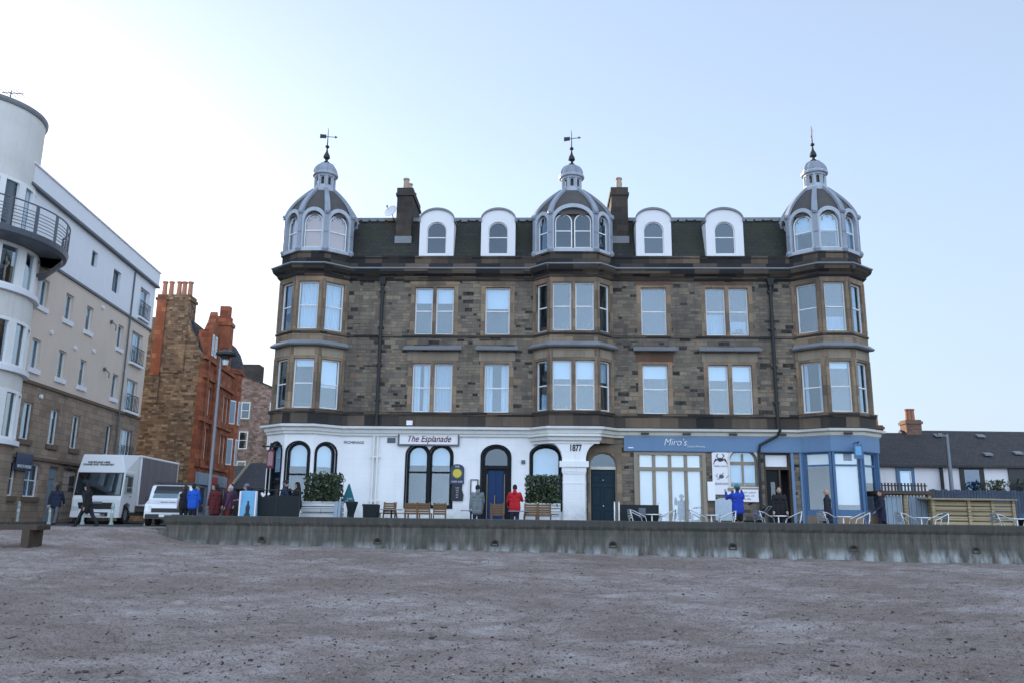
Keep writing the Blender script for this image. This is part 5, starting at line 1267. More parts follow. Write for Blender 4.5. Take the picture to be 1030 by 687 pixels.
# white van / estate behind the wall end
VN = empty('white_van', (-15.2, 37, .02), R(15))
tag(VN, 'white van with dark roof bars parked facing the beach beside the curtain sided truck', 'van')
q = MB(); q.prism([(0, .3), (-.03, .62), (.04, .92), (.95, 1.14), (1.72, 1.78), (2.1, 1.84), (4.5, 1.82), (4.62, .9), (4.6, .3)], fx, -.9, .9); q.build('body', M['truck_white'], VN)
q = MB(); q.hexa([(-.78, .93, 1.12), (.78, .93, 1.12), (.78, 1.0, 1.12), (-.78, 1.0, 1.12), (-.66, 1.66, 1.75), (.66, 1.66, 1.75), (.66, 1.74, 1.75), (-.66, 1.74, 1.75)]); q.build('windscreen', M['windscreen'], VN)
q = MB(); q.hexa([(-.82, .94, 1.1), (.82, .94, 1.1), (.82, .99, 1.1), (-.82, .99, 1.1), (-.7, 1.68, 1.78), (.7, 1.68, 1.78), (.7, 1.74, 1.78), (-.7, 1.74, 1.78)]); q.build('windscreen_seal', M['cab_black'], VN)
q = MB(); q.box(-.6, .6, -.05, .0, .58, .76); q.box(-.84, .84, -.06, .05, .32, .5); q.build('grille', M['cab_black'], VN)
q = MB(); q.box(-.26, .26, -.085, -.06, .38, .49); q.build('number_plate', M['number_plate'], VN)
text('lettering', 'BEACH SURF', .11, M['ink'], VN, (0, .42, 1.03), (R(13), 0, 0))
q = MB()
for y in (2.2, 3.2, 4.1): q.bar((-.85, y, 1.95), (.85, y, 1.95), .06)
for x in (-.75, .75): q.bar((x, 2.0, 1.9), (x, 4.4, 1.9), .05)
q.build('roof_rack', M['cab_black'], VN)
for s_ in (-1, 1):
    q = MB(); q.hexa([(s_*.58, -.04, .66), (s_*.88, .0, .66), (s_*.88, .1, .66), (s_*.58, .1, .66), (s_*.62, .0, .86), (s_*.88, .05, .88), (s_*.88, .12, .88), (s_*.62, .12, .86)]); q.build('headlight', M['lens'], VN)
    q = MB(); q.hexa([(s_*.903, 1.3, 1.2), (s_*.903, 3.0, 1.2), (s_*.915, 3.0, 1.2), (s_*.915, 1.3, 1.2), (s_*.903, 1.8, 1.7), (s_*.903, 3.0, 1.7), (s_*.915, 3.0, 1.7), (s_*.915, 1.8, 1.7)]); q.build('side_window', M['windscreen'], VN)
    q = MB(); q.cbox((s_*1.0, 1.2, 1.2), (.2, .1, .17)); q.build('mirror', M['cab_black'], VN)
    for y in (.85, 3.7): wheel_parts(VN, (s_*.8, y, .33), .33, .22)

for root, w in ((TR, .05), (VN, .09)):
    for o in root.children:
        if o.name.split('.')[0] in ('cab', 'body', 'roof_deflector', 'bumper', 'body_frame'):
            b = o.modifiers.new('soft_edges', 'BEVEL'); b.width = w; b.segments = 3; b.limit_method = 'ANGLE'; b.angle_limit = R(25)
# ---------------------------------------------------------------- people
class Blob:
    """tapered limbs gathered into one surface (voxel remesh welds them)"""
    def __init__(s): s.m = MB()
    def cap(s, p, q, r1, r2=None, n=10):
        p, q = Vector(p), Vector(q); r2 = r1 if r2 is None else r2; d = (q-p)
        if d.length < 1e-5: s.m.ball(p, r1, n); return s
        d.normalize(); pts = []; rs = []
        for a in (80, 50, 20): pts.append(p-d*r1*math.sin(R(a))); rs.append(r1*math.cos(R(a)))
        pts.append((p+q)/2); rs.append((r1+r2)/2)
        for a in (20, 50, 80): pts.append(q+d*r2*math.sin(R(a))); rs.append(r2*math.cos(R(a)))
        s.m.tube(pts, rs, n); return s
    def chain(s, pts, rs):
        for i in range(len(pts)-1): s.cap(pts[i], pts[i+1], rs[i], rs[i+1])
        return s
    def ell(s, c, r): s.m.ball(c, r, 14); return s
    def build(s, name, mat, parent, vox=.018):
        o = s.m.build(name, mat, parent, uv=False)
        md = o.modifiers.new('weld', 'REMESH'); md.mode = 'VOXEL'; md.voxel_size = vox; md.use_smooth_shade = True
        sm_ = o.modifiers.new('soften', 'SMOOTH'); sm_.factor = .5; sm_.iterations = 2
        return o
def person(label, x, y, face, h=1.75, top=(.02, .02, .025), legs=(.03, .03, .04), hair=(.03, .02, .015), lt=(4, 4), lk=(3, 3), rt=None, arms=((8, 12), (8, 12)), ab=(9, 9), lean=0, coat=.84, hat=None, hood=False, shorts=False, z=0.0, shoes=(.02, .02, .02), bag=None, hairlen=0, bald=False, group=None, sleeve=None):
    k = h/1.75; r = empty('person', (x, y, z), R(face)); tag(r, label, 'person', group)
    V = lambda *a: Vector(a)*k
    def rot(p, a, c):   # pitch forward about x through c
        d = p-c; a = R(a); return c+Vector((d.x, d.y*math.cos(a)+d.z*math.sin(a), -d.y*math.sin(a)+d.z*math.cos(a)))
    pel = V(0, 0, .95)
    up = lambda p: rot(V(*p), lean, pel)
    ank = []; J = {}
    for i, sx in enumerate((-1, 1)):
        hip = V(sx*.085, 0, .93); a = R(lt[i]); th = Vector((sx*.01, math.sin(a), -math.cos(a)))*.43*k; kn = hip+th
        b = R(lt[i]-lk[i]); sh_ = Vector((0, math.sin(b), -math.cos(b)))*.42*k; an = kn+sh_; J[i] = [hip, kn, an]; ank.append(an)
    low = min(a.z for a in ank); dz = .085*k-low
    D = Vector((0, 0, dz))
    for i in J: J[i] = [p+D for p in J[i]]
    pel = pel+D
    upD = lambda p: up(p)+D
    # arms
    A = {}
    for i, sx in enumerate((-1, 1)):
        s0 = upD((sx*.185, 0, 1.41)); p, e = arms[i]; a = R(p+lean*0); q = R(ab[i])
        d1 = Vector((sx*math.sin(q), math.sin(a)*math.cos(q), -math.cos(a)*math.cos(q))); el = s0+d1*.29*k
        a2 = R(p+e); inn = -sx*.25*min(1, e/90); d2 = Vector((sx*math.sin(q)*.4+inn, math.sin(a2), -math.cos(a2))).normalized(); wr = el+d2*.25*k
        A[i] = [s0, el, wr, d2]
    # body: one skin
    B = Blob()
    B.ell(upD((0, .01, 1.635)), (.077*k, .097*k, .118*k)); B.ell(upD((0, .03, 1.575)), (.06*k, .07*k, .06*k))
    B.cap(upD((0, .105, 1.63)), upD((0, .118, 1.605)), .012*k, .017*k); B.cap(upD((-.022, .098, 1.57)), upD((.022, .098, 1.57)), .01*k)
    B.cap(upD((-.03, .085, 1.66)), upD((.03, .085, 1.66)), .014*k)
    for sx in (-1, 1): B.cap(upD((sx*.08, 0, 1.645)), upD((sx*.082, -.005, 1.61)), .016*k, .012*k)
    B.cap(upD((0, -.005, 1.4)), upD((0, .005, 1.57)), .05*k, .05*k)
    B.cap(upD((-.1, 0, 1.33)), upD((.1, 0, 1.33)), .08*k); B.cap(upD((0, 0, 1.26)), pel, .085*k, .085*k); B.cap(pel+V(-.06, 0, 0), pel+V(.06, 0, 0), .1*k)
    for i, sx in enumerate((-1, 1)):
        B.chain([J[i][0], J[i][1], J[i][2]], [.083*k, .052*k, .036*k]); f_ = J[i][2]; B.cap(f_+V(0, -.03, -.045), f_+V(0, .14, -.055), .036*k, .028*k)
        B.chain(A[i][:3], [.05*k, .04*k, .027*k])
        w, d = A[i][2], A[i][3]; sd = d.cross(Vector((0, 1, .3))).normalized(); nn = sd.cross(d)
        palm = w+d*.05*k; B.cap(w, palm+d*.02*k, .026*k, .03*k); B.cap(palm-sd*.022*k, palm+sd*.022*k, .02*k)
        for f in range(4):
            b0 = palm+sd*(.03-.02*f)*k+d*.03*k; L = (.075, .085, .08, .062)[f]*k; m_ = b0+d*L*.5+nn*.006*k; B.chain([b0, m_, m_+d*L*.42+nn*.022*k], [.0095*k, .009*k, .0075*k])
        t0 = palm+sd*.034*k*(-sx)-d*.01*k; B.chain([palm, t0, t0+d*.05*k-sd*.012*k*sx+nn*.015*k], [.014*k, .012*k, .009*k])
    B.build('body', M['skin'], r, .0125)
    # jacket or coat
    C = Blob(); hem = coat
    C.cap(upD((-.115, .005, 1.34)), upD((.115, .005, 1.34)), .128*k); C.cap(upD((0, 0, 1.36)), upD((0, 0, 1.05)), .135*k); C.cap(upD((-.1, 0, 1.18)), upD((.1, 0, 1.18)), .115*k); C.cap(upD((-.09, 0, 1.05)), upD((.09, 0, 1.05)), .125*k)
    C.cap(pel+V(-.085, 0, .02), pel+V(.085, 0, .02), .135*k); C.cap(upD((0, -.005, 1.43)), upD((0, 0, 1.5)), .085*k, .072*k)
    if hem < .9:
        zz = pel.z-(.95-hem)*k; C.cap(pel+V(-.08, 0, 0), Vector((-.09*k, .0, zz)), .14*k, .13*k); C.cap(pel+V(.08, 0, 0), Vector((.09*k, .0, zz)), .14*k, .13*k); C.cap(Vector((-.05*k, 0, zz)), Vector((.05*k, 0, zz)), .13*k)
    S = Blob() if sleeve else C
    for i in (0, 1): S.chain([A[i][0], A[i][1], A[i][2]-A[i][3]*.01], [.078*k, .062*k, .046*k])
    if hood: C.cap(upD((0, -.09, 1.46)), upD((0, -.1, 1.52)), .085*k, .07*k)
    C.build('coat' if coat < .8 else 'jacket', cloth(top), r)
    if sleeve: S.build('sleeves', cloth(sleeve), r)
    # trousers and shoes
    T = Blob(); T.cap(pel+V(-.07, 0, 0), pel+V(.07, 0, 0), .118*k)
    for i in (0, 1):
        if shorts: T.chain([J[i][0], J[i][0].lerp(J[i][1], .85)], [.108*k, .09*k])
        else: T.chain([J[i][0], J[i][1], J[i][2]+Vector((0, 0, .01))], [.104*k, .075*k, .062*k])
    T.build('shorts' if shorts else 'trousers', cloth(legs), r)
    for i in (0, 1):
        X = Blob(); f_ = J[i][2]; X.cap(f_+V(0, -.035, -.04), f_+V(0, .15, -.05), .045*k, .036*k); X.cap(f_, f_+V(0, 0, -.03), .045*k); X.build('shoe', cloth(shoes), r, .014)
    if not bald:
        Hh = Blob(); Hh.ell(upD((0, -.015, 1.665)), (.087*k, .103*k, .103*k)); Hh.ell(upD((0, -.045, 1.62)), (.08*k, .075*k, .09*k))
        if hairlen: Hh.cap(upD((0, -.06, 1.6)), upD((0, -.09, 1.6-hairlen)), .075*k, .06*k)
        Hh.build('hair', cloth(hair), r, .012)
    for sx in (-1, 1):
        q = MB(); q.ball(upD((sx*.03, .088, 1.642)), .012*k, 8); q.build('eye', M['ink'], r, uv=False)
    if hat:
        q = Blob(); q.ell(upD((0, -.005, 1.69)), (.098*k, .115*k, .095*k)); q.cap(upD((-.07, .02, 1.665)), upD((.07, .02, 1.665)), .05*k); q.build('hat', cloth(hat), r, .012)
    if bag:
        q = Blob(); q.cap(upD((-.06, -.2, 1.12)), upD((-.06, -.2, 1.34)), .09*k); q.cap(upD((.06, -.2, 1.12)), upD((.06, -.2, 1.34)), .09*k); q.build('rucksack', cloth(bag), r)
    return r
NAVY = (.012, .018, .04); BLK = (.012, .012, .014); GREY = (.20, .22, .22)
GRP = 'people walking near the truck and van'
person('person in dark navy jacket and grey trousers walking away below the teal sign', -19.71, 36.3, 15, 1.74, NAVY, (.10, .10, .115), (.02, .018, .016), lt=(14, -12), lk=(6, 10), arms=((-14, 10), (18, 14)), ab=(14, 14))
person('person dressed in black striding past the front of the truck with head down', -15.95, 31.6, 75, 1.68, BLK, (.012, .012, .016), BLK, lt=(30, -28), lk=(4, 12), arms=((-20, 14), (24, 20)), lean=9, coat=.78, hood=True)
person('person in dark body warmer over pale sleeves beside the white van', -13.05, 33.5, 20, 1.66, BLK, (.015, .016, .025), (.05, .03, .02), sleeve=(.5, .52, .54), ab=(12, 12), hat=None, hairlen=.0)
person('person in bright blue jacket and dark trousers seen from behind by the van', -12.56, 33.1, -8, 1.72, (.01, .09, .50), (.012, .013, .02), (.02, .016, .014), ab=(14, 14), arms=((10, 30), (10, 30)))
person('person in dark jacket with tan scarf just right of the bright blue jacket', -12.2, 34.3, 150, 1.72, (.02, .02, .028), (.03, .03, .035), (.10, .05, .025), coat=.8)
person('person in long maroon coat right of the street lamp', -11.6, 32.9, 30, 1.70, (.10, .014, .018), (.02, .015, .02), (.02, .013, .012), coat=.62)
person('person in black and purple jacket between the maroon coat and pale scarf', -11.3, 33.7, 170, 1.76, (.03, .02, .045), (.02, .02, .03), (.03, .02, .015), bag=BLK)
person('person in plum jacket with pale woolly hat facing the maroon coat', -10.98, 32.7, 100, 1.62, (.09, .03, .06), (.15, .02, .02), (.3, .25, .2), hat=(.45, .36, .44))
person('person in lilac jacket and grey hat beside the sky blue board', -10.45, 33.0, 95, 1.72, (.20, .10, .24), (.02, .02, .03), (.03, .02, .02), hat=(.14, .16, .19), arms=((20, 60), (30, 50)), hairlen=.1)
person('person in navy jacket and cap leaning in behind the dark windbreak', -8.42, 30.9, -70, 1.80, (.02, .028, .06), BLK, (.16, .14, .13), hat=(.02, .02, .025), lean=6, arms=((25, 60), (25, 60)))
person('person in black jacket with dark hair facing the capped person behind windbreak', -7.86, 30.9, 80, 1.74, BLK, BLK, (.014, .012, .012), lean=5, arms=((25, 60), (25, 60)), hairlen=.12)
person('person in grey hooded coat and jeans standing by the menu case', -1.25, 31.9, 12, 1.76, (.17, .20, .205), (.012, .02, .055), (.012, .011, .012), coat=.74, hood=True, ab=(12, 12), arms=((4, 8), (14, 25)))
person('person in bright red jacket seen from behind right of the blue pub door', .18, 31.3, -6, 1.76, (.46, .012, .018), (.02, .03, .07), (.012, .011, .012), ab=(18, 14), arms=((14, 40), (35, 75)), hood=True)
person('person in blue jacket, black shorts and turquoise cap seen from behind raising hands to the face', 8.15, 29.85, 8, 1.80, (.012, .045, .36), BLK, (.05, .03, .02), hat=(.02, .22, .32), arms=((62, 88), (70, 92)), ab=(22, 26), shorts=True)['label'] = 'person in blue jacket, black shorts and turquoise cap raising hands to the face'
person('person in black coat and pale face covering in the cafe doorway', 10.4, 32.2, 172, 1.84, BLK, BLK, (.02, .018, .016), coat=.7, hood=True)
person('balding person in long dark coat walking past the blue shop window', 11.8, 31.0, 60, 1.76, (.016, .02, .032), (.02, .02, .025), (.2, .18, .17), coat=.6, bald=True, lt=(16, -12), lk=(4, 12), arms=((0, 10), (0, 10)))
person('person in dark navy coat with reddish scarf at the right end of the cafe', 13.85, 31.1, 75, 1.74, (.016, .018, .038), (.02, .02, .03), (.06, .03, .02), coat=.66, lt=(14, -12), lk=(4, 10), hairlen=.08, arms=((10, 40), (10, 30)))

# ---------------------------------------------------------------- signs on the fronts
sx_ = TB.matrix_world if False else None
def fsign(name, label, s, t, z, cat='sign', group=None):
    p = L2W(s, t, z); r = empty(name, p, FACE_A); return tag(r, label, cat, group)
r = fsign('pub_sign', 'long white framed pub name sign with wine red script on the white wall', -6.36, .03, 3.93)
q = MB(); q.box(-1.33, 1.33, -.06, 0, -.3, .3); q.build('sign_board', M['signwhite'], r)
q = MB(); q.ring(rect(-1.36, 1.36, -.33, .33), rect(-1.29, 1.29, -.26, .26), F((0, 0), (1, 0)), 0, .09); q.build('sign_frame', M['grey_metal'], r)
q = MB()
for x in (-1.1, 0, 1.1): q.tube([(x, 0, .4), (x, -.1, .44)], .02, 6)
q.box(-1.25, 1.25, -.15, -.09, .41, .46); q.build('sign_lamp', M['grey_metal'], r)
text('lettering', 'The Esplanade', .41, M['wine'], r, (.0, -.068, -.03), rx, shear=.32, sx=.82, offset=.004)
r = fsign('street_name', 'small dark street name lettering painted on the white corner wall', -9.68, .012, 3.72)
text('lettering', 'PROMENADE', .17, M['ink'], r, (0, -.004, 0), rx, sx=.9, extrude=.003)
r = fsign('pub_board', 'navy pub board with arched top and yellow roundel right of double window', -5.06, .03, 2.38)
q = MB(); q.prism(arch(-.3, .3, -.42, .44, .2), F((0, 0), (1, 0)), 0, .05); q.build('sign_board', M['signblue'], r)
q = MB(); q.tube([(0, -.045, .04), (0, -.065, .04)], .19, 20); q.build('roundel', M['yellow'], r)
q = MB(); q.ring([(.26*math.cos(t), .04+.26*math.sin(t)) for t in [6.2832*k/24 for k in range(24)]], [(.21*math.cos(t), .04+.21*math.sin(t)) for t in [6.2832*k/24 for k in range(24)]], F((0, 0), (1, 0)), .045, .058); q.build('roundel_ring', M['shrub'], r)
text('lettering', 'CASK ALES', .1, M['signwhite'], r, (0, -.056, -.32), rx); text('lettering', 'PUB', .1, M['signwhite'], r, (0, -.056, .33), rx)
r = fsign('chalkboard', 'dark chalkboard below the navy pub board on the white wall', -5.04, .03, 1.6)
q = MB(); q.prism([(-.25, -.36), (.25, -.36), (.28, -.1), (.2, .12), (.22, .36), (-.2, .38), (-.26, .1)], F((0, 0), (1, 0)), 0, .04); q.build('board', M['chalk'], r)
for k in range(5): text('lettering', ('today', 'soup', 'fish', 'pies', 'ales')[k], .07, M['signwhite'], r, (0, -.045, .2-.1*k), rx)
r = fsign('menu_case', 'narrow framed white menu case left of the blue pub door', -4.3, .03, 1.74)
q = MB(); q.ring(rect(-.17, .17, -.43, .43), rect(-.13, .13, -.39, .39), F((0, 0), (1, 0)), 0, .07); q.build('case_frame', M['brown_wood'], r)
q = MB(); q.box(-.13, .13, -.03, 0, -.39, .39); q.build('menu_sheet', M['paper'], r)
r = fsign('hanging_sign', 'hanging pub sign on an iron bracket at the left corner bay', -12.95, .9, 3.1)
q = MB(); q.tube([(0, .5, .3), (0, -.75, .3)], .025, 8); q.tube([(0, .4, .62), (0, -.2, .32)], .015, 6); q.tube([(-.35, -.35, .31), (.42, -.35, .31)], .03, 8); q.ball((-.35, -.35, .33), .06, 8); q.ball((.42, -.35, .33), .06, 8); q.ball((0, -.35, .4), .07, 8); q.build('bracket', M['iron'], r)
q = MB(); q.prism(arch(-.15, .15, -.62, .2, .1), F((0, .35), (1, .35)), -.02, .02); q.build('sign_panel', M['wine'], r)
q = MB(); q.prism(arch(-.11, .11, -.5, .1, .08), F((0, .35), (1, .35)), -.026, .026); q.build('sign_picture', plain('faded_pink_picture', (.34, .2, .2), .6, var=.4, scale=9), r)
r = fsign('hanging_sign', 'small hanging sign on a bracket above the blue shop window', 11.75, .98, 3.3)
q = MB(); q.tube([(0, .1, .5), (0, -.6, .5)], .02, 8); q.tube([(0, .05, .25), (0, -.45, .48)], .014, 6)
for k in range(8): a = k*.5; q.tube([(0, -.12-.12*math.cos(a), .3+.1*math.sin(a)), (0, -.12-.12*math.cos(a+.5), .3+.1*math.sin(a+.5))], .012, 5)
q.build('bracket', M['iron'], r)
q = MB(); q.cbox((0, -.4, .12), (.34, .05, .6)); q.build('sign_panel', M['blue_dark'], r)
q = MB(); q.cbox((0, -.4, .15), (.24, .06, .36)); q.build('sign_picture', M['skyposter'], r)
r = fsign('poster_board', 'tall white poster board with crab drawing between shutters and arched window', 6.36, .02, 2.56)
q = MB(); q.prism(arch(-.38, .38, -.92, .9, .06), F((0, 0), (1, 0)), 0, .04); q.build('board', M['signwhite'], r)
q = MB(); c = Vector((-.02, -.046, .56))
q.prism([(c.x+.13*math.cos(t), c.z+.085*math.sin(t)) for t in [6.2832*k/14 for k in range(14)]], F((0, 0), (1, 0)), .03, .05)
for s_ in (-1, 1):
    for k in range(4): q.tube([c+Vector((s_*.1, 0, -.02+.02*k)), c+Vector((s_*(.2+.02*k), 0, .05-.05*k)), c+Vector((s_*(.24+.02*k), 0, -.02-.06*k))], .014, 5)
    q.tube([c+Vector((s_*.08, 0, .05)), c+Vector((s_*.17, 0, .17)), c+Vector((s_*.1, 0, .24))], .022, 5)
q.build('crab_drawing', M['ink'], r)
q = MB()
for k in range(9):
    a = rng.uniform(-.2, .2); z = rng.uniform(-.35, -.02); q.tube([(a, -.045, z), (a+rng.uniform(-.12, .12), -.045, z+rng.uniform(.02, .14))], .013, 5)
q.ball((0, -.04, -.16), (.11, .01, .09)); q.build('shellfish_drawing', M['grey_metal'], r)
text('lettering', 'FRESH CATCH', .09, M['grey_metal'], r, (0, -.045, .28), rx); text('lettering', 'SEAFOOD', .13, M['grey_metal'], r, (0, -.045, -.47), rx)
r = fsign('notice_board', 'small white notice beside the beige shopfront frame', 5.9, .06, 1.78)
q = MB(); q.box(-.16, .16, -.04, 0, -.4, .4); q.build('board', M['paper'], r)
r = fsign('painted_panel', 'pale blue mottled painted panel below the crab poster', 6.4, .03, 1.05)
q = MB(); q.prism(arch(-.36, .36, -.5, .45, .16), F((0, 0), (1, 0)), 0, .03); q.build('panel', plain('mottled_blue_white_paint', (.50, .58, .66), .6, var=.45, scale=3), r)
r = fsign('menu_board', 'wide white menu board under the arched cafe window', 7.37, .07, 1.6)
q = MB(); q.box(-.52, .52, -.04, 0, -.26, .26); q.build('board', M['signwhite'], r)
for k, b in enumerate(('BREAKFAST  LUNCH', 'coffee  cakes  rolls', 'open daily')): text('lettering', b, .09, M['galv'], r, (0, -.045, .13-.13*k), rx)

# ---------------------------------------------------------------- terrace furniture
r = empty('windbreak', (-8.45, 30.2, 0)); tag(r, 'dark fabric windbreak with thin top rail left of the white planter', 'windbreak')
for x0, x1 in ((-.82, -.02), (.02, .82)):
    q = MB(); q.box(x0, x1, -.01, .01, .15, 1.22); q.build('screen', M['dark_plastic'], r)
q = MB(); q.tube([(-.86, 0, 1.42), (.86, 0, 1.42)], .022, 8)
for x in (-.84, 0, .84): q.tube([(x, 0, 0), (x, 0, 1.42)], .022, 8); q.cbox((x, 0, .02), (.3, .4, .04))
q.build('frame', M['iron'], r)
q = MB()
for _ in range(6): a = rng.uniform(-.7, -.2); q.ball((a, -.015, 1.25+rng.uniform(-.04, .05)), (.05, .01, .04), 8)
q.build('white_emblem', M['signwhite'], r)
r = empty('sandwich_board', (-9.38, 30, 0)); tag(r, 'sky blue sandwich board with dark bottle picture left of the windbreak', 'sandwich board')
q = MB(); q.hexa([(-.29, -.12, .3), (.29, -.12, .3), (.29, -.09, .3), (-.29, -.09, .3), (-.29, -.02, 1.38), (.29, -.02, 1.38), (.29, .01, 1.38), (-.29, .01, 1.38)]); q.hexa([(-.29, .22, .0), (.29, .22, .0), (.29, .25, .0), (-.29, .25, .0), (-.29, .0, 1.38), (.29, .0, 1.38), (.29, .03, 1.38), (-.29, .03, 1.38)]); q.build('board', M['skyposter'], r)
q = MB(); q.box(-.3, -.26, -.16, .0, 0, 1.36); q.box(.26, .3, -.16, .0, 0, 1.36); q.build('board_frame', M['signwhite'], r)
q = MB(); q.lathe([(.07, .58), (.075, .82), (.03, .92), (.03, 1.02)], (0, -.07), 10); q.box(-.1, .1, -.12, -.08, .48, .58); q.build('bottle_picture', M['ink'], r)
def planter(label, x, y, w, hz0, hz1, pz, lv):
    r = empty('hedge_planter', (x, y, 0)); tag(r, label, 'planter')
    q = MB()
    for k in range(5):
        z0 = .05+k*pz/5; q.box(-w/2, w/2, -.28, -.24, z0, z0+pz/5-.03); q.box(-w/2, w/2, .24, .28, z0, z0+pz/5-.03); q.box(-w/2, -w/2+.04, -.24, .24, z0, z0+pz/5-.03); q.box(w/2-.04, w/2, -.24, .24, z0, z0+pz/5-.03)
    q.box(-w/2+.05, w/2-.05, -.22, .22, .05, pz-.08, 1); q.build('box', [M['planter'], M['dark_plastic']], r)
    q = MB(); W = w*.46
    leaves(q, lambda: Vector((rng.uniform(-W, W)+rng.gauss(0, .03), max(-.36, min(.36, rng.gauss(0, .2))), rng.uniform(hz0, hz1-.04)+.09*noise.noise(Vector((rng.random()*40, 1, 2)))+rng.gauss(0, .03))), lv, .035, .075)
    q.build('hedge', M['hedge'], r, uv=False, recalc=False)
    q = MB()
    for k in range(9): a = -W+2*W*k/8; q.tube([(a, 0, pz-.1), (a+.05, .03, hz1-.25)], [.02, .008], 5)
    q.build('stems', M['brown_wood'], r, uv=False)
    return r
planter('white board planter with clipped hedge under the left bay windows', -7.06, 31.5, 1.5, 1.05, 2.12, 1.04, 2600)
planter('white board planter with clipped hedge in front of window left of the pillar', 1.22, 31.7, 1.36, 1.05, 2.18, 1.08, 2600)
r = empty('sale_sign', (-6.16, 31.8, 0)); tag(r, 'teal triangular sign on a post right of the left hedge planter', 'sign')
q = MB(); q.hexa([(-.27, -.02, 1.02), (.27, -.02, 1.02), (.27, .02, 1.02), (-.27, .02, 1.02), (-.02, -.015, 1.74), (.02, -.015, 1.74), (.02, .015, 1.74), (-.02, .015, 1.74)]); q.build('triangle', M['teal'], r)
q = MB(); q.cbox((.05, -.03, 1.18), (.2, .02, .07), 0); q.cbox((-.06, -.03, 1.1), (.12, .02, .05)); q.build('pale_mark', M['panel_blue'], r)
q = MB(); q.tube([(0, .03, 0), (0, .03, 1.2)], .025, 8); q.cbox((0, .03, .02), (.4, .4, .04)); q.build('post', M['iron'], r)
r = empty('sandwich_board', (-6.28, 30.6, 0)); tag(r, 'narrow pale blue sandwich board seen edge on below the teal triangle', 'sandwich board')
q = MB(); q.hexa([(-.16, -.2, .0), (.1, -.2, .0), (.1, -.17, .0), (-.16, -.17, .0), (-.12, -.02, 1.06), (.1, -.02, 1.06), (.1, .01, 1.06), (-.12, .01, 1.06)]); q.hexa([(-.12, .2, .0), (.14, .2, .0), (.14, .23, .0), (-.12, .23, .0), (-.12, .0, 1.06), (.1, .0, 1.06), (.1, .03, 1.06), (-.12, .03, 1.06)]); q.build('boards', M['panel_blue'], r)
r = empty('tapered_planter', (-5.85, 30.9, 0)); tag(r, 'dark waisted planter stand beside the pale blue sandwich board', 'planter')
q = MB(); q.lathe([(.24, 0), (.24, .05), (.12, .5), (.13, .6), (.27, 1.0), (.27, 1.06), (.22, 1.06), (.2, .98)], n=4, rot=R(45)); q.build('pot', M['dark_plastic'], r)
r = empty('square_planter', (-5.2, 31.4, 0)); tag(r, 'low square black planter box on the promenade by the white wall', 'planter')
q = MB(); q.hexa([(-.24, -.24, 0), (.24, -.24, 0), (.24, .24, 0), (-.24, .24, 0), (-.28, -.28, .97), (.28, -.28, .97), (.28, .28, .97), (-.28, .28, .97)]); q.build('box', M['dark_plastic'], r)
q = MB(); q.ring(rect(-.3, .3, .9, .98), rect(-.26, .26, .92, .96), F((0, .28), (1, .28)), -.02, .02); q.build('rim', M['iron'], r)
# wooden chairs
WC = None
def wooden_chair(label, x, y, rz):
    global WC
    if WC is None:
        r = empty('wooden_chair', (0, 0, 0))
        q = MB()
        for k in range(5): q.box(-.22, .22, -.2+k*.085, -.2+k*.085+.07, .44, .465)
        q.build('seat', M['teak'], r)
        q = MB()
        for k in range(5): q.hexa([(-.2, -.24-.02*k, .62+k*.085), (.2, -.24-.02*k, .62+k*.085), (.2, -.22-.02*k, .62+k*.085), (-.2, -.22-.02*k, .62+k*.085), (-.2, -.255-.02*k, .69+k*.085), (.2, -.255-.02*k, .69+k*.085), (.2, -.235-.02*k, .69+k*.085), (-.2, -.235-.02*k, .69+k*.085)])
        q.build('backrest', M['teak'], r)
        for sx in (-1, 1):
            q = MB(); q.bar((sx*.22, -.2, 0), (sx*.22, -.22, .5), .045); q.bar((sx*.22, -.22, .5), (sx*.22, -.34, 1.06), .045); q.build('leg', M['teak'], r)
            q = MB(); q.bar((sx*.22, .2, 0), (sx*.22, .2, .44), .045); q.build('leg', M['teak'], r)
            q = MB(); q.bar((sx*.22, -.27, .66), (sx*.22, .24, .66), .05, .03); q.bar((sx*.22, .2, .44), (sx*.22, .2, .66), .04); q.build('armrest', M['teak'], r)
        WC = r
    else: r = copy_tree(WC)
    r.location = (x, y, 0); r.rotation_euler = (0, 0, R(rz)); return tag(r, label, 'chair', 'wooden slatted chairs on the pub terrace')
for a in (('wooden slatted chair beside the low square black planter box', -4.55, 31.1, 25), ('wooden slatted chair sideways right of the planter box chair', -4.0, 31.3, -80), ('wooden slatted chair below the left half of the double pub window', -3.65, 31.0, 4),
          ('wooden slatted chair below the middle of the double pub window', -3.15, 31.0, -3), ('wooden slatted chair below the right half of the double pub window', -2.6, 30.95, 6), ('wooden slatted chair in front of the blue pub door', -.45, 30.6, -4),
          ('wooden slatted chair in front of the left half of the hedge planter by pillar', .75, 30.5, 3), ('wooden slatted chair in front of the right half of the hedge planter by pillar', 1.27, 30.5, -5)): wooden_chair(*a)
# metal topped pub tables
PT = None
for lb, x, y in (('thin metal topped table in front of the person in grey coat', -1.42, 30.5), ('thin metal topped table in front of the person in red jacket', .3, 30.2), ('thin metal topped table beside the low square black planter', -4.3, 30.4)):
    if PT is None:
        r = empty('pub_table', (0, 0, 0)); q = MB(); q.box(-.36, .36, -.36, .36, .765, .795); q.build('tabletop', M['galv'], r)
        q = MB(); q.tube([(0, 0, .03), (0, 0, .77)], .035, 10); q.build('column', M['iron'], r); q = MB(); q.lathe([(.24, 0), (.24, .02), (.05, .05)], n=16); q.build('base', M['iron'], r); PT = r
    else: r = copy_tree(PT)
    r.location = (x, y, 0); tag(r, lb, 'table', 'metal tables on the pub terrace')
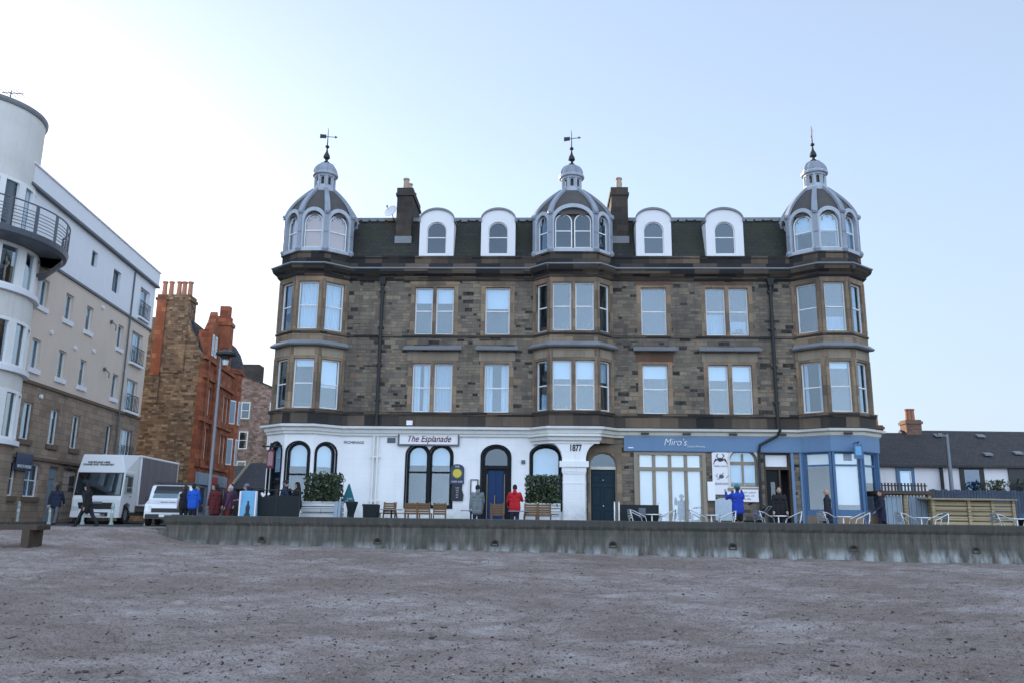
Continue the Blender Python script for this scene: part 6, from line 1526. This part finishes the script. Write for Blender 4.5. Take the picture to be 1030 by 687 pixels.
# aluminium bistro sets
AC = AT = None
def alu_chair(label, x, y, rz):
    global AC
    if AC is None:
        r = empty('aluminium_chair', (0, 0, 0))
        for sx in (-1, 1):
            q = MB(); q.tube([(sx*.25, .28, 0), (sx*.26, .26, .45), (sx*.27, .2, .64), (sx*.28, -.02, .74), (sx*.27, -.22, .84), (sx*.15, -.31, .88), (0, -.33, .89)], .017, 8); q.build('arm', M['steel'], r)
            q = MB(); q.tube([(sx*.25, -.26, 0), (sx*.23, -.22, .44), (sx*.22, -.28, .7), (sx*.17, -.31, .87)], .015, 8); q.build('leg', M['steel'], r)
        q = MB()
        for k in range(7): q.box(-.22, .22, -.22+k*.065, -.22+k*.065+.05, .44, .455)
        q.tube([(-.23, -.22, .44), (-.23, .24, .44), (.23, .24, .44), (.23, -.22, .44)], .014, 6); q.build('seat', M['steel'], r)
        q = MB()
        for k in range(4): q.box(-.2, .2, -.30-.006*k, -.285-.006*k, .58+k*.075, .63+k*.075)
        q.build('backrest', M['steel'], r); AC = r
    else: r = copy_tree(AC)
    r.location = (x, y, 0); r.rotation_euler = (0, 0, R(rz)); return tag(r, label, 'chair', 'aluminium cafe chairs along the sea wall')
def alu_table(label, x, y):
    global AT
    if AT is None:
        r = empty('bistro_table', (0, 0, 0)); q = MB(); q.lathe([(.33, .705), (.35, .71), (.35, .735), (.33, .74)], n=24); q.build('tabletop', M['steel'], r)
        q = MB(); q.tube([(0, 0, .03), (0, 0, .71)], .03, 10)
        for k in range(4): q.tube([(0, 0, .1), (.28*math.cos(k*1.571+.78), .28*math.sin(k*1.571+.78), .015)], .016, 6)
        q.build('pedestal', M['steel'], r); AT = r
    else: r = copy_tree(AT)
    r.location = (x, y, 0); return tag(r, label, 'table', 'round aluminium cafe tables along the sea wall')
for x, y, where in ((5.05, 29.75, 'before the dark windbreak under the shutters'), (7.15, 29.7, 'before the crab poster board'), (9.5, 29.6, 'before the cafe doorway'), (11.75, 29.5, 'before the blue shop window'),
                    (14.45, 29.4, 'before the pale blue panel shelter'), (17.75, 29.3, 'before the end of the slatted store')):
    alu_table('round aluminium table '+where, x, y)
    alu_chair('aluminium chair left of the round table '+where, x-.52, y+rng.uniform(-.1, .1), -78+rng.uniform(-14, 14))
    alu_chair('aluminium chair right of the round table '+where, x+.52, y+rng.uniform(-.1, .1), 80+rng.uniform(-14, 14))
r = empty('windbreak', (4.6, 30.2, 0)); tag(r, 'black fabric windbreak with silver posts in front of the beige shopfront', 'windbreak')
q = MB(); q.box(-.62, .78, -.01, .01, .12, 1.06); q.build('screen', M['dark_plastic'], r)
q = MB(); q.box(.05, .3, -.014, -.011, .6, .95); q.build('pale_print', M['grey_metal'], r)
for x in (-.82, -.66, .8):
    q = MB(); q.tube([(x, 0, 0), (x, 0, 1.12)], .028, 8); q.ball((x, 0, 1.13), .035, 8); q.cbox((x, 0, .015), (.28, .34, .03)); q.build('post', M['steel'], r)
# pushchair
r = empty('pushchair', (8.85, 30.4, 0), R(60)); tag(r, 'black folding pushchair below the white menu board', 'pushchair')
q = MB(); q.hexa([(-.2, -.25, .45), (.2, -.25, .45), (.2, .3, .5), (-.2, .3, .5), (-.2, -.3, .55), (.2, -.3, .55), (.2, .3, .56), (-.2, .3, .56)]); q.hexa([(-.2, -.28, .5), (.2, -.28, .5), (.2, -.2, .5), (-.2, -.2, .5), (-.2, -.45, 1.0), (.2, -.45, 1.0), (.2, -.37, 1.0), (-.2, -.37, 1.0)]); q.build('seat', M['dark_plastic'], r)
q = MB(); P = []
for i in range(7):
    a = R(20+i*18)
    for x in (-.22, .22): P.append((x, -.28-.42*math.cos(a)+.18, .78+.42*math.sin(a)))
q.add(P, [(2*i, 2*i+1, 2*i+3, 2*i+2) for i in range(6)]); q.build('canopy', M['dark_plastic'], r)
q = MB()
for x in (-.24, .24): q.tube([(x, -.62, 1.06), (x, -.1, .5), (x, .4, .12)], .014, 6); q.tube([(x, .05, .5), (x, -.3, .1)], .014, 6)
q.tube([(-.24, -.62, 1.06), (.24, -.62, 1.06)], .018, 6); q.build('frame', M['galv'], r)
for x in (-.26, .26):
    for y in (-.3, .4): q = MB(); q.tube([(x-.02, y, .1), (x+.02, y, .1)], .1, 14); q.build('wheel', M['rubber'], r)

# ---------------------------------------------------------------- bits on the sand
prng = random.Random(11)
def on_sand(y0, y1, p=1.7):
    y = y0+(y1-y0)*prng.random()**p; x = prng.uniform(-1, 1)*(y*.68+1); return x, y, ground_h(x, y)+sand_relief(x, y)
q = MB()
for _ in range(5200):
    x, y, z = on_sand(7, 27); ci = prng.choice((0, 0, 0, 0, 0, 1, 1, 2)); s = prng.uniform(.004, .010)*(1+prng.random()**9*3*(ci < 2))
    q.ball((x, y, z+s*.2), (s*prng.uniform(.8, 1.5), s*prng.uniform(.8, 1.3), s*.6), 6, ci)
tag(q.build('pebbles', [plain('dark_pebble', (.05, .046, .045), .7), plain('grey_pebble', (.16, .15, .145), .7), plain('shell_white', (.55, .53, .5), .6)], uv=False), kind='stuff')
q = MB()
for _ in range(1500):
    x, y, z = on_sand(7, 24); L = prng.uniform(.008, .035)*(1+3*prng.random()**9); a = prng.uniform(0, 3.14)
    for k in range(prng.randint(1, 3)):
        a += prng.uniform(-.7, .7); d = Vector((math.cos(a), math.sin(a)*.8, 0))*L
        q.bar((x, y, z+.004), Vector((x, y, z+.012))+d, prng.uniform(.006, .016), .009)
tag(q.build('seaweed_scraps', plain('dried_seaweed', (.028, .022, .018), .8, var=.4), uv=False), kind='stuff')
fonts_to_mesh()
